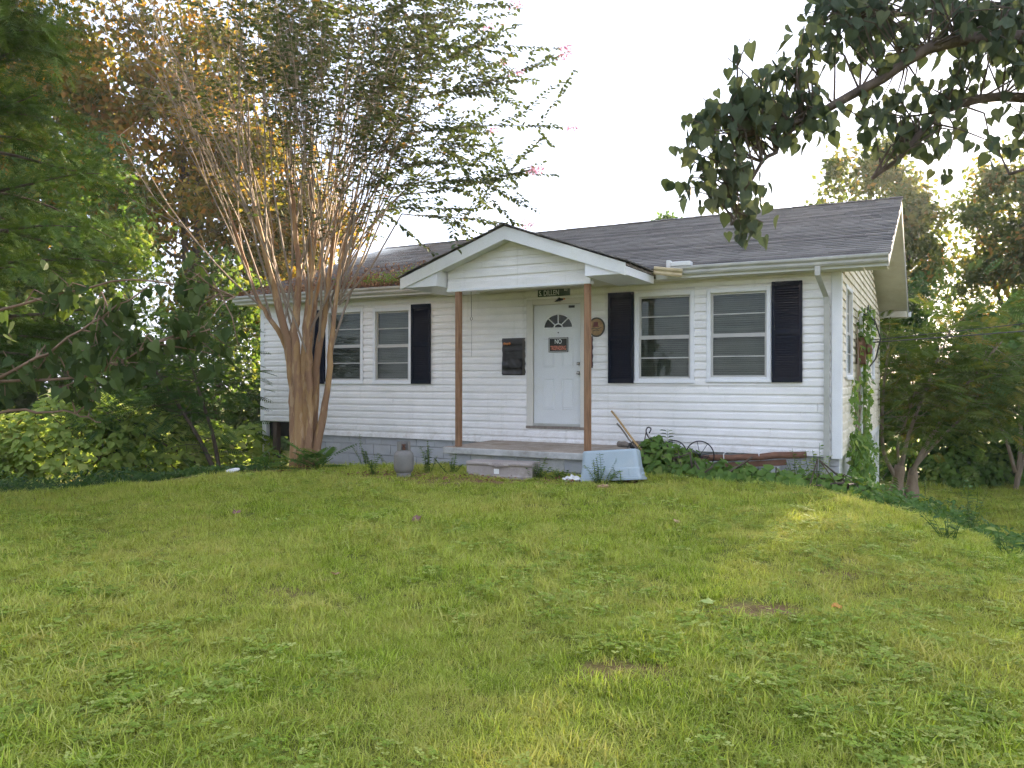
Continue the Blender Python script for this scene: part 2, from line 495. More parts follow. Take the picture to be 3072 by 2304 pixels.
MAT['mimosa'] = leafmat('feathery_leaflet', [(0, (0.064, 0.112, 0.029)), (.6, (0.120, 0.168, 0.038)), (1, (0.272, 0.208, 0.056))], .45)
MAT['weed'] = leafmat('weed_leaf', [(0, (0.056, 0.120, 0.035)), (.6, (0.104, 0.192, 0.048)), (1, (0.208, 0.256, 0.072))], .4)
MAT['pink'] = leafmat('pink_blossom', [(0, (.36, .17, .26)), (1, (.48, .29, .36))], .4, tcol=(1.1, .9, 1.0))
MAT['dry_leaf'] = leafmat('fallen_brown_leaf', [(0, (.14, .070, .040)), (.5, (.24, .125, .070)), (1, (.38, .24, .13))], .2, tcol=(1.2, .9, .6))
MAT['tan_leaf'] = leafmat('fallen_tan_leaf', [(0, (.45, .30, .17)), (1, (.52, .36, .22))], .2, tcol=(1.2, .9, .6))
MAT['orange_leaf'] = leafmat('fallen_orange_leaf', [(0, (.55, .27, .07)), (1, (.60, .30, .09))], .2, tcol=(1.2, .9, .6))
MAT['lime_leaf'] = leafmat('fallen_lime_leaf', [(0, (.38, .48, .14)), (1, (.42, .50, .16))], .3)
MAT['purple_leaf'] = leafmat('fallen_purple_leaf', [(0, (.22, .12, .11)), (1, (.28, .15, .13))], .2, tcol=(1.2, .9, .6))

def m_grass(name, green, dry, dryamt):
    t = NT(name)
    pos = t.N('ShaderNodeNewGeometry').outputs['Position']
    oi = t.N('ShaderNodeObjectInfo').outputs['Random']
    c = t.ramp(t.attr(), [(0, tuple(np.array(green) * .42)), (.45, tuple(np.array(green) * .85)), (.8, tuple(np.array(green) * np.array((1.3, 1.2, 1.2)))), (1, (.58, .60, .22))])
    big = t.noise(.55, 4, vec=pos)
    med = t.noise(2.6, 3, vec=pos)
    mixn = t.math('ADD', t.math('MULTIPLY', big, .65), t.math('MULTIPLY', med, .35))
    f = t.math('ADD', t.ramp(mixn, [(.40, (0, 0, 0)), (.62, (dryamt,) * 3)]), t.math('MULTIPLY', t.ramp(oi, [(.72, (0, 0, 0)), (1, (1, 1, 1))]), .55))
    c = t.mix(f, c, dry)
    p = t.bsdf(c, .65, .08)
    tr = t.N('ShaderNodeBsdfTranslucent'); t.L(t.mix(1.0, c, (1.2, 1.15, .6), 'MULTIPLY'), tr.inputs[0])
    mx = t.N('ShaderNodeMixShader'); mx.inputs[0].default_value = .45
    t.L(p.outputs[0], mx.inputs[1]); t.L(tr.outputs[0], mx.inputs[2])
    return t.done(mx)
MAT['grass'] = m_grass('lawn_grass', (.33, .455, .052), (.60, .54, .18), .5)
MAT['clover'] = m_grass('clover_leaf', (.27, .40, .062), (.36, .42, .10), .3)

# ------------------------------------------------------------------ terrain
TH = R(27.97)
HX, HY = 0.76, 13.367
cT, sT = math.cos(TH), math.sin(TH)
def H(u, v, z=0.0):
    return np.array([HX + u * cT + v * sT, HY - u * sT + v * cT, z])
def toH(x, y):
    return (x - HX) * cT - (y - HY) * sT, (x - HX) * sT + (y - HY) * cT
def sst(t):
    t = np.clip(t, 0, 1); return t * t * (3 - 2 * t)
def terrain(x, y):
    x = np.asarray(x, dtype=float); y = np.asarray(y, dtype=float)
    z = 0.012 * np.clip(y - 2, 0, 9)
    z = z - 2.15 * sst((x - 3.5) / 6.6)
    u, v = toH(x, y)
    z = z - .36 * sst((v + 2.5) / 2.2) * sst((-1.15 - u) / 1.2) * sst((u + 6.7) / 1.6) * (v < 6)
    z = z - 0.9 * sst(((y - 11) * .8 - (x + 4.0)) / 8.0)
    z = z + .018 * np.sin(x * 1.7 + .6) * np.cos(y * 1.3) + .012 * np.sin(x * 3.9 + y * 2.7)
    z = z - 0.6 * sst((y - 30) / 60)
    return z
BARE = [(-.55, 10.75, .95, .30, .85), (1.95, 8.75, .17, .09, 1.0), (1.62, 9.0, .25, .1, .6), (1.55, 4.95, .30, .14, 1.0), (.55, 3.95, .26, .12, .85), (-1.6, 5.4, .25, .12, .6), (2.6, 5.9, .3, .12, .6), (-1.7, 11.15, 1.0, .25, .55), (-3.3, 12.2, .75, .35, .8), (1.2, 10.45, .9, .2, .6)]
def bareness(x, y):
    b = np.zeros_like(np.asarray(x, dtype=float))
    for cx, cy_, rx, ry, a in BARE:
        d = np.sqrt(((x - cx) / rx) ** 2 + ((y - cy_) / ry) ** 2) + .25 * np.sin(x * 17 + y * 9)
        b = np.maximum(b, a * np.clip(1.5 - d, 0, 1))
    return b
def build_ground():
    t = np.linspace(-1, 1, 401)
    k = 4.4
    gx = np.sinh(t * k) / np.sinh(k) * 240
    gy = np.sinh(t * k) / np.sinh(k) * 240 + 8
    X, Y = np.meshgrid(gx, gy, indexing='ij')
    Z = terrain(X, Y)
    u, v = toH(X, Y)
    V = np.stack([X, Y, Z], -1).reshape(-1, 3)
    n = len(t)
    i, j = np.meshgrid(np.arange(n - 1), np.arange(n - 1), indexing='ij'); i, j = i.ravel(), j.ravel()
    F = np.stack([i * n + j, (i + 1) * n + j, (i + 1) * n + j + 1, i * n + j + 1], 1)
    me = nmesh('ground', V, F, smooth=True)
    a = me.attributes.new('bare', 'FLOAT', 'POINT')
    a.data.foreach_set('value', bareness(X, Y).ravel().astype(np.float32))
    o = link('ground', me, m_ground())
    tag(o, 'sloping lawn ground with bare soil patches around the house', kind='structure')
build_ground()

# ------------------------------------------------------------------ house
UL, UR = -6.81, 4.44           # wall ends along the front
VB = 9.40                      # back wall
ZS, CH = .386, .127            # siding bottom, course height
ZSOF = 3.03                    # soffit
RU0, RU1 = -7.14, 5.11         # roof ends
VF, VBK = -.42, 9.85           # front and back eave
SL = .347                      # roof slope
VRID = (VF + VBK) / 2
ZE = 3.19                      # roof top surface at front eave
def zroof(v): return ZE + SL * (v - VF)

house = empty('house', (HX, HY, 0), -TH, 'white one storey house with grey shingle roof, dark shutters and small gabled porch', 'house')

def board_profile(h, proud=1.0):
    return [(0.0, .006), (-.030 * proud, 0.0), (-.027 * proud, h * .60), (-.012 * proud, h * .74), (-.003 * proud, h + .006), (0.0, h + .006)]

def siding_run(parent, u0, u1, z0, h, openings, mat, axis='u', at=0.0, name='siding_board'):
    """one course of siding cut by the openings; axis u: runs along the front, axis v: runs along the side wall"""
    cuts = [(u0, u1)]
    for (a, b, zb, zt) in openings:
        if z0 + .012 < zb < z0 + h - .004:
            siding_run(parent, max(a, u0), min(b, u1), z0, zb - z0 - .004, [], mat, axis, at, name)
        if z0 + .004 < zt < z0 + h - .012:
            siding_run(parent, max(a, u0), min(b, u1), zt, z0 + h - zt - .004, [], mat, axis, at, name)
    for (a, b, zb, zt) in openings:
        if z0 < zt - .01 and z0 + h > zb + .01:
            new = []
            for (p, q) in cuts:
                if b <= p or a >= q: new.append((p, q)); continue
                if a > p: new.append((p, a))
                if b < q: new.append((b, q))
            cuts = new
    parts = []
    for (p, q) in cuts:
        while q - p > 3.7:
            m_ = p + random.uniform(1.6, 3.6); parts.append((p, m_ - .003)); p = m_
        parts.append((p, q))
    for (p, q) in parts:
        if q - p < .03: continue
        mb = MB()
        pr = board_profile(h)
        n = max(2, int((q - p) / 1.2) + 1)
        xs = np.linspace(p, q, n)
        wob = np.array([random.uniform(-.002, .002) for _ in xs])
        V, k = [], len(pr)
        for x, w in zip(xs, wob):
            for (d, z) in pr:
                V.append((x, at + d + (w if d < 0 else 0), z0 + z + w) if axis == 'u' else (at - d - (w if d < 0 else 0), x, z0 + z + w))
        F = []
        for i in range(n - 1):
            for j in range(k - 1):
                f = (i * k + j, (i + 1) * k + j, (i + 1) * k + j + 1, i * k + j + 1)
                F.append(f if axis == 'u' else f)
        F.append(None)
        F = [f for f in F if f]
        mb.add(V, np.array(F))
        mb.add([V[j] for j in range(k)], np.array([[0, 1, 2], [0, 2, 5], [2, 3, 4], [2, 4, 5]]))
        mb.add([V[(n - 1) * k + j] for j in range(k)], np.array([[0, 1, 2], [0, 2, 5], [2, 3, 4], [2, 4, 5]]))
        mb.build(name, mat, parent)

WINS = [(-5.036, -4.101, 1.412, 2.868), (-3.868, -2.968, 1.412, 2.850), (1.388, 2.354, 1.443, 2.880), (2.541, 3.500, 1.460, 2.880)]
DOOR = (-.56, .56, .666, 2.86)
GAPF = (-2.1, 1.7, 99, 100)

# inner shell of the building
shell = MB()
shell.box(UL + .05, UR - .05, .16, .22, .45, 3.03)
shell.box(UL + .05, UR - .05, VB - .08, VB, -1.8, 3.03)
shell.box(UL, UL + .05, 0.02, VB, .66, 3.2)
shell.box(UR - .2, UR - .14, .22, VB - .08, -1.8, 3.03)
shell.box(UL + .05, UR - .2, .22, VB - .08, .30, .45)
for uu in (UL + .02, UR - .06):
    shell.prism([(.3, 3.03), (VB - .2, 3.03), (VRID, 3.03 + SL * (VRID - .3))], 0, uu, uu + .04)
sh = shell.build('wall_core', MAT['inside'], house)

front = link('front_wall', (lambda m: m.box(UL + .02, UR - .02, .004, .012, 2.93, 3.03).mesh('front_wall'))(MB()), MAT['siding'], house)
z = ZS
k = 0
openF = WINS + [DOOR]
while z < 3.02:
    h = min(CH, 3.03 - z)
    u0 = UL + .11
    if z < .62: u0 = -5.55
    siding_run(front, u0, UR - .115, z, h, openF, MAT['siding'])
    z += CH; k += 1
# left bay hangs over posts
mb = MB(); mb.box(UL + .06, -5.55, -.004, 9.0, .618, .64); mb.build('floor_edge', MAT['trim'], house)

def corner_post(u, v, z0, z1, w=.11):
    mb = MB(); mb.bbox(u - w if u > 0 else u, u if u > 0 else u + w, -.03, .02, z0, z1, .004)
    if u > 0: mb.bbox(u - .03, u + .03, -.029, w, z0 + .001, z1 - .001, .004)
    return mb.build('corner_trim', MAT['trim_clean'], house)
corner_post(UR, 0, ZS - .03, 3.03)
corner_post(UL, 0, .62, 3.03)

# ---- windows
def window(u0, u1, z0, z1, seed, side=None, shade=False):
    """side None: on the front wall; otherwise the window is on the right-hand wall (u0,u1 are v)"""
    rr = random.Random(seed)
    w = empty('window', (0, 0, 0)); w.parent = house
    tf = (lambda V: V) if side is None else (lambda V: np.stack([side - V[:, 1], V[:, 0], V[:, 2]], 1))
    def fin(mb, name, mat):
        mb.V = [tf(np.asarray(v)) for v in mb.V]
        if side is not None: mb.F = [f[:, ::-1] for f in mb.F]
        return mb.build(name, mat, w)
    t = .065
    mb = MB()
    mb.bbox(u0, u0 + t, -.042, .05, z0, z1, .005); mb.bbox(u1 - t, u1, -.042, .05, z0, z1, .005)
    mb.bbox(u0 + t, u1 - t, -.041, .05, z1 - t, z1, .005); mb.bbox(u0 + t, u1 - t, -.041, .05, z0, z0 + t, .005)
    fin(mb, 'frame', MAT['trim_clean'])
    mb = MB(); mb.bbox(u0 - .012, u1 + .012, -.055, -.0425, z0 - .012, z0 + .03, .004); fin(mb, 'sill', MAT['trim_clean'])
    a, b, c, d = u0 + t, u1 - t, z0 + t, z1 - t
    mid = (c + d) / 2 + rr.uniform(-.01, .01)
    s = .03
    for (zb, zt, v0) in ((mid, d, .012), (c, mid, -.012)):
        mb = MB()
        mb.box(a, a + s, v0, v0 + .028, zb, zt); mb.box(b - s, b, v0, v0 + .028, zb, zt)
        mb.box(a + s, b - s, v0 + .001, v0 + .027, zt - s, zt); mb.box(a + s, b - s, v0 + .001, v0 + .027, zb, zb + s)
        m_ = (zb + zt) / 2
        mb.box(a + s, b - s, v0 + .002, v0 + .026, m_ - .009, m_ + .009)
        fin(mb, 'sash', MAT['sash'])
        for (p, q) in ((zb + s, m_ - .009), (m_ + .009, zt - s)):
            mb = MB(); mb.box(a + s, b - s, v0 + .012, v0 + .015, p, q); fin(mb, 'pane', MAT['glass'])
    # venetian blind, some slats bent
    mb = MB()
    zz = c + .01
    bend_z = rr.uniform(c + .1, d - .2); bend_u = rr.uniform(.25, .75)
    while zz < d:
        dev = -.016 * math.exp(-((zz - bend_z) / .045) ** 2) + rr.uniform(-.0015, .0015)
        tilt = .0135 + rr.uniform(-.003, .0015)
        um = a + (b - a) * bend_u
        V = []
        for uu, dz in ((a + .005, rr.uniform(-.001, .001)), (um, dev), (b - .005, rr.uniform(-.001, .001))):
            V += [(uu, .070 - .006, zz + dz - tilt), (uu, .070 + .006, zz + dz + tilt)]
        mb.add(V, np.array([(0, 2, 3, 1), (2, 4, 5, 3)]))
        zz += .031
    fin(mb, 'blind', MAT['blind'])
    mb = MB(); mb.box(a, b, .086, .09, c, d); fin(mb, 'backing', MAT['inside'])
    return w
for i, W in enumerate(WINS): window(*W, 10 + i)
SIDEW = [(.62, 1.66, 1.50, 2.93), (6.3, 7.2, 1.50, 2.93)]
for i, W in enumerate(SIDEW): window(*W, 30 + i, side=UR)

# ---- shutters
def shutter(u0, u1, z0, z1):
    s = empty('shutter', (0, 0, 0)); s.parent = house
    mb = MB(); t = .045
    v0, v1 = -.072, -.032
    mb.bbox(u0, u0 + t, v0, v1, z0, z1, .004); mb.bbox(u1 - t, u1, v0, v1, z0, z1, .004)
    mid = z0 + (z1 - z0) * .5
    for za, zb in ((z0, z0 + .07), (mid - .03, mid + .03), (z1 - .07, z1)):
        mb.box(u0 + t, u1 - t, v0 + .001, v1, za, zb)
    mb.box(u0 + t, u1 - t, v1 - .006, v1 - .001, z0 + .07, z1 - .07)
    mb.build('stile_frame', MAT['shutter'], s)
    for za, zb in ((z0 + .07, mid - .03), (mid + .03, z1 - .07)):
        mb = MB(); zz = za + .004
        while zz < zb - .03:
            mb.add([(u0 + t, v0 + .006, zz), (u1 - t, v0 + .006, zz), (u1 - t, v1 - .008, zz + .03), (u0 + t, v1 - .008, zz + .03)], np.array([(0, 1, 2, 3)]))
            zz += .036
        mb.build('louvres', MAT['shutter'], s)
shutter(-5.475, -5.045, 1.405, 2.87); shutter(-2.958, -2.53, 1.410, 2.885)
shutter(.942, 1.376, 1.432, 2.90); shutter(3.512, 3.94, 1.450, 2.935)

# ---- door
door = empty('door', (0, 0, 0)); door.parent = house
mb = MB()
mb.bbox(-.56, -.44, -.04, .06, .666, 2.86, .006); mb.bbox(.44, .56, -.04, .06, .666, 2.86, .006)
mb.bbox(-.44, .44, -.039, .06, 2.765, 2.859, .006)
mb.bbox(-.475, -.44, -.02, .10, .73, 2.764, .003); mb.bbox(.44, .475, -.021, .10, .73, 2.764, .003)
mb.build('door_casing', MAT['casing'], door)
def door_slab():
    x0, x1, z0, z1 = -.438, .438, .745, 2.762
    yF = .015
    pans = [(-.265, -.055, .985, 1.51), (.085, .295, .985, 1.51), (-.265, -.055, 1.70, 2.19), (.085, .295, 1.70, 2.19)]
    mb = MB()
    mb.box(x0, x1, yF, yF + .04, z0, z1, .5)
    mb.build('slab', MAT['door'], door)
    for (a, b, c, d) in pans:
        p = MB(); e = .028
        # raised moulding ring and a field a little proud of the slab
        def ring(o0, y0, o1, y1):
            V = [(a + o0, y0, c + o0), (b - o0, y0, c + o0), (b - o0, y0, d - o0), (a + o0, y0, d - o0),
                 (a + o1, y1, c + o1), (b - o1, y1, c + o1), (b - o1, y1, d - o1), (a + o1, y1, d - o1)]
            return V, np.array([(0, 1, 5, 4), (1, 2, 6, 5), (2, 3, 7, 6), (3, 0, 4, 7)])
        p.add(*ring(0, yF, .008, yF - .008)); p.add(*ring(.008, yF - .008, .02, yF - .001)); p.add(*ring(.02, yF - .001, .045, yF - .006))
        p.add([(a + .045, yF - .006, c + .045), (b - .045, yF - .006, c + .045), (b - .045, yF - .006, d - .045), (a + .045, yF - .006, d - .045)], np.array([(0, 1, 2, 3)]))
        p.build('panel', MAT['door'], door)
    # fan light
    cx, cz, rx, rz = .02, 2.365, .27, .235
    def arc(r, a0, a1, n=10): return [(cx + rx * r * math.cos(t), cz + rz * r * math.sin(t)) for t in np.linspace(a0, a1, n)]
    for i in range(4):
        a0, a1 = math.pi * i / 4 + .05, math.pi * (i + 1) / 4 - .05
        poly = arc(.95, a0, a1, 8) + arc(.34, a0 + .06, a1 - .06, 4)[::-1]
        p = MB(); p.prism(poly, 1, yF - .006, yF - .002); p.build('fan_pane', MAT['fan'], door)
    p = MB(); p.prism(arc(.25, 0.05, math.pi - .05, 8), 1, yF - .006, yF - .002); p.build('fan_pane', MAT['fan'], door)
    p = MB()
    p.tube([(x, yF - .006, z) for x, z in arc(1.0, 0, math.pi, 20)], .013, 6)
    p.tube([(x, yF - .006, z) for x, z in arc(.29, 0, math.pi, 10)], .009, 6)
    p.tube([(cx - rx, yF - .006, cz), (cx + rx, yF - .006, cz)], .011, 6)
    for i in range(1, 4):
        t = math.pi * i / 4
        p.tube([(cx + rx * .3 * math.cos(t), yF - .006, cz + rz * .3 * math.sin(t)), (cx + rx * math.cos(t), yF - .006, cz + rz * math.sin(t))], .009, 6)
    p.build('fan_grille', MAT['trim_clean'], door)
    def knob(z, r, nm):
        p = MB(); p.lathe([(0, -.006), (r * 1.0, -.006), (r * 1.0, .004), (r * .45, .008), (r * .4, .03), (r * .85, .04), (r, .055), (r * .8, .072), (0, .076)], 14)
        p.V = [np.stack([.40 + v[:, 0], yF - v[:, 2], z + v[:, 1]], 1) for v in p.V]
        p.build(nm, MAT['steel'], door, smooth=True)
    knob(1.60, .030, 'knob'); knob(1.76, .026, 'deadbolt')
    p = MB(); p.lathe([(0, 0), (.012, 0), (.012, .008), (0, .009)], 10)
    p.V = [np.stack([.02 + v[:, 0], yF - v[:, 2] - .001, 2.285 + v[:, 1]], 1) for v in p.V]; p.build('peephole', MAT['black'], door)
    p = MB(); p.bbox(.215, .32, yF - .018, yF - .001, 2.695, 2.735, .003); p.build('chime_box', MAT['black'], door)
    p = MB(); p.bbox(-.44, .44, -.02, .06, .70, .744, .004); p.build('threshold', MAT['gutter'], door)
    p = MB(); p.bbox(-.57, .57, -.045, .03, .655, .6995, .004); p.build('door_sill', MAT['greywood'], door)
MAT['fan'] = simple('dark_fan_glass', (.03, .032, .03), .12, .2, 5, spec=.6)
door_slab()

# ---- foundation blocks
found = link('foundation', (lambda m: m.box(-5.50, UR - .02, .07, .16, -.6, .45).mesh('foundation'))(MB()), MAT['block'], house)
bh, bw = .2, .40
row = 0
zt = .44
while zt > -.35:
    u = -5.5 + (0 if row % 2 else -.2)
    while u < UR - .02:
        a, b = max(u, -5.5), min(u + bw, UR - .01)
        gz = float(terrain(*H((a + b) / 2, 0)[:2]))
        if b - a > .05 and zt > gz - .12 and zt - bh < .386:
            m = MB(); m.bbox(a + .003, b - .003, .03 + random.uniform(-.002, .002), .075, zt - bh + .004, zt - .004, .006); m.build('block', MAT['block'], found)
        u += bw
    zt -= bh; row += 1
# posts under the left bay
for (u, w, mt) in ((UL + .06, .055, 'trim'), (UL + .36, .06, 'dark_bark')):
    p = MB(); gz = float(terrain(*H(u, .1)[:2])); p.bbox(u - w, u + w, .02, .13, gz - .1, .62, .004); p.build('stilt_post', MAT[mt], house)

# ---- right wall
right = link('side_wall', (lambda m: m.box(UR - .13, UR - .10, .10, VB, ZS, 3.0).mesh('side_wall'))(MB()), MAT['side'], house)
openS = SIDEW
z = ZS
while z < 4.75:
    h = CH
    zz = z + h
    # clip the course under the gable
    if zz > 3.0:
        d = (zz - 3.0) / SL
        v0, v1 = max(.112, VF + .35 + d), min(VB, VBK - .35 - d)
    else: v0, v1 = .112, VB
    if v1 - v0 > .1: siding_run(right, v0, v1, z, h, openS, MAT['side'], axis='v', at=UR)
    z += CH
# basement storey below the siding on the falling side
mb = MB(); mb.box(UR - .12, UR - .06, .16, VB, -2.2, ZS - .002); mb.build('basement_wall', MAT['white'], house)
for (v, w, d) in ((2.2, .10, .06), (4.6, .10, .05), (6.6, .12, .06), (7.6, .06, .03), (VB - .1, .16, .07)):
    p = MB(); p.bbox(UR - .06, UR - .06 + d, v - w / 2, v + w / 2, -2.0, ZS - .004, .005); p.build('basement_post', MAT['white'], house)
p = MB(); p.bbox(UR - .055, UR + .02, 2.0, VB, ZS - .14, ZS - .006, .006); p.build('basement_header', MAT['white'], house)
p = MB(); p.bbox(UR - .06, UR + .025, VB - .002, VB + .06, ZS, 3.0, .004); p.build('corner_trim', MAT['trim_clean'], house)

# ---- main roof
def roof_deck(name, pts, th, mat, parent):
    """sheet of the given thickness below a quad of points"""
    P = np.array(pts, dtype=float); Q = P.copy(); Q[:, 2] -= th
    n = len(P)
    F3 = []
    V = np.vstack([P, Q])
    fs = [list(range(n)), list(range(n, 2 * n))[::-1]] + [[i, i + n, (i + 1) % n + n, (i + 1) % n] for i in range(n)]
    me = bpy.data.meshes.new(name); me.from_pydata(V.tolist(), [], fs); me.update()
    return link(name, me, mat, parent)
roof = roof_deck('roof', [(RU0 + .02, VF + .02, zroof(VF + .02) - .012), (RU1 - .02, VF + .02, zroof(VF + .02) - .012), (RU1 - .02, VRID, zroof(VRID) - .012), (RU0 + .02, VRID, zroof(VRID) - .012)], .05, MAT['soffit'], house)
roof_deck('back_slope', [(RU0 + .02, VRID, zroof(VRID) - .012), (RU1 - .02, VRID, zroof(VRID) - .012), (RU1, VBK, ZE), (RU0, VBK, ZE)], .05, MAT['shingle'], roof)
nrm = Vector((0, -SL, 1)).normalized()
sag = lambda u, s: -.035 * math.sin(max(0, min(1, s)) * math.pi) * (1 + .5 * math.sin(u * .9))
def course(u0, u1, s0, s1, lap, f, parent, tabw=.31, lift=.014, name='shingle_course', jag=.0):
    """row of shingle tabs between slope distances s0 (lower) and s1; f(u,s,h) gives the point at height h above the deck"""
    mb = MB()
    tone = random.uniform(.15, .85)
    u = u0 - random.uniform(0, tabw)
    while u < u1:
        a, b = max(u, u0), min(u + tabw - .004, u1)
        u += tabw
        if b - a < .02: continue
        dz = random.uniform(0, .004); dl = random.uniform(-.008, .008)
        j = random.uniform(-jag, jag) if (a == u0 or b == u1) else 0
        a2, b2 = (a + (j if a == u0 else 0)), (b + (j if b == u1 else 0))
        V = [f(a2, s0 + dl, lift + dz), f(b2, s0 + dl, lift + dz + random.uniform(-.001, .002)), f(b2, s1 + lap, .003), f(a2, s1 + lap, .003),
             f(a2, s0 + dl, -.002), f(b2, s0 + dl, -.002), f(b2, s1 + lap, -.004), f(a2, s1 + lap, -.004)]
        mb.add(V, np.array([(0, 1, 2, 3), (4, 5, 1, 0), (5, 6, 2, 1), (7, 4, 0, 3)]), min(1, max(0, tone + random.uniform(-.3, .3))))
    return mb.build(name, MAT['shingle'], parent)
def fmain(u, s, h):
    v = VF - .03 + s * math.cos(math.atan(SL)); 
    sg = .5 - .5 * math.cos(min(1, s / 5.4) * 2 * math.pi)
    droop = -.02 * sg * (.6 + .4 * math.sin(u * 1.1)) - .05 * (s / 5.4) * max(0, min(1, (-u) / 7)) ** 2
    return (u, v - h * .33, zroof(v) + h * .95 + droop * .6)
SLEN = (VRID - VF + .03) / math.cos(math.atan(SL))
ns = 38
for i in range(ns):
    s0, s1 = SLEN * i / ns, SLEN * (i + 1) / ns
    v0 = VF + s0 * .945
    lo, hi = RU0, RU1
    course(lo, hi, s0, s1, .03, fmain, roof, jag=.009)
# ridge caps
mb = MB(); u = RU0
while u < RU1 - .05:
    b = min(u + .26, RU1 + .01); zc = zroof(VRID) - .03 * max(0, min(1, -u / 7)) ** 2
    dz = random.uniform(0, .006)
    for sgn in (-1, 1):
        mb.add([(u, VRID, zc + .030 + dz), (b, VRID, zc + .022 + dz), (b, VRID + sgn * .14, zc - .018 + dz), (u, VRID + sgn * .14, zc - .012 + dz)], np.array([(0, 1, 2, 3)]))
    u += .25
mb.build('ridge_cap', MAT['shingle'], roof)
# rakes at the ends
for (ue, sgn) in ((RU1, 1), (RU0, -1)):
    for (va, vb_) in ((VF, VRID), (VBK, VRID)):
        za, zb = ZE, zroof(VRID)
        t = .17
        mb = MB()
        uo = ue - sgn * .018
        lo_, hi_ = sorted((uo - sgn * .022, uo))
        mb.prism([(va, za - .02), (vb_, zb - .02), (vb_, zb - t), (va, za - t)], 0, lo_, hi_)
        mb.build('rake_fascia', MAT['trim'], house)
        mb = MB()
        wu = UR - .02 if sgn > 0 else UL
        a_, b_ = sorted((wu, uo - sgn * .022))
        mb.prism([(va + (.05 if va < 4 else -.05), za - t + .045), (vb_, zb - t + .03), (vb_, zb - t + .015), (va + (.05 if va < 4 else -.05), za - t + .03)], 0, a_, b_)
        mb.build('rake_soffit', MAT['soffit'], house)
# far lower boxed eave end on the right
mb = MB(); mb.bbox(UR + .03, RU1 - .045, VBK - .50, VBK - .02, ZSOF - .02, ZE - .03, .004); mb.build('eave_return', MAT['soffit'], house)
mb = MB(); mb.box(RU1 - .06, RU1 + .04, VBK - .02, VBK + .08, ZE - .14, ZE - .02); mb.build('gutter_end', MAT['trim_clean'], house)
# fascia and soffit of the front eave
PU0, PU1 = -1.94, 1.86        # porch roof ends
for (a, b) in ((RU0 + .01, PU0), (PU1, RU1 - .02)):
    mb = MB(); mb.box(a, b, VF, VF + .025, ZSOF - .005, ZE - .055); mb.build('fascia', MAT['trim'], house)
u = RU0 + .02
while u < RU1 - .05:
    b = min(u + .305, RU1 - .04)
    mb = MB(); mb.bbox(u + .002, b - .002, VF + .026, .03, ZSOF, ZSOF + .012, .003); mb.build('soffit_panel', MAT['soffit'], house)
    u += .305
# gutters
def gutter(a, b, v=VF, mat='gutter', z1=ZE - .005, drop=0.0, name='gutter'):
    prof = [(v - .002, z1 - .01), (v - .002, z1 - .115), (v - .055, z1 - .118), (v - .075, z1 - .09), (v - .072, z1 - .06), (v - .105, z1 - .03), (v - .108, z1), (v - .098, z1 + .004), (v - .096, z1 - .026), (v - .064, z1 - .058), (v - .066, z1 - .086), (v - .05, z1 - .108), (v - .012, z1 - .106), (v - .012, z1 - .01)]
    n = max(2, int((b - a) / .8) + 1)
    xs = np.linspace(a, b, n); V = []; m = len(prof)
    for i, x in enumerate(xs):
        dz = -drop * (x - a) / max(.01, b - a) + random.uniform(-.005, .005)
        for (p, q) in prof: V.append((x, p, q + dz))
    F = [(i * m + j, i * m + (j + 1) % m, (i + 1) * m + (j + 1) % m, (i + 1) * m + j) for i in range(n - 1) for j in range(m)]
    mb = MB(); mb.add(V, np.array(F))
    for off in (0, (n - 1) * m):
        mb.add([V[off + j] for j in range(7)], np.array([[0, 1, 2], [0, 2, 3], [0, 3, 4], [0, 4, 5], [0, 5, 6]]))
    return mb.build(name, MAT[mat], house)
gutter(2.02, RU1 - .02); gutter(RU0 + .02, PU0 - .02, drop=0.0)
# torn bit of old gutter beside the porch roof
g = gutter(0, .42, v=0, mat='gutter_old', z1=0, name='broken_gutter_end')
g.location = (1.90, -.60, ZE + .005); g.rotation_euler = (R(6), R(7), R(14))
mb = MB(); mb.bbox(2.12, 2.42, VF - .10, VF + .05, ZE + .005, ZE + .075, .01); mb.bbox(2.06, 2.12, VF - .12, VF - .02, ZE - .02, ZE + .10, .006); mb.build('gutter_patch', MAT['trim'], house)
# downspout
mb = MB()
def ds(P, w=.036, d=.030):
    P = np.array(P); V = []
    for p in P:
        for (a, b) in ((-w, -d), (w, -d), (w, d), (-w, d)): V.append((p[0] + a, p[1] + b, p[2]))
    F = [(i * 4 + j, i * 4 + (j + 1) % 4, (i + 1) * 4 + (j + 1) % 4, (i + 1) * 4 + j) for i in range(len(P) - 1) for j in range(4)]
    mb.add(V, np.array(F)); mb.add(V[-4:], np.array([(0, 1, 2, 3)]))
gz = float(terrain(*H(4.2, -.1)[:2]))
ds([(4.20, VF - .05, ZE - .12), (4.20, VF - .05, ZE - .25), (4.27, -.09, ZE - .52), (4.275, -.075, ZE - .62), (4.275, -.072, 1.5), (4.27, -.075, gz + .12), (4.27, -.20, gz + .02)])
mb.build('downspout', MAT['gutter'], house)

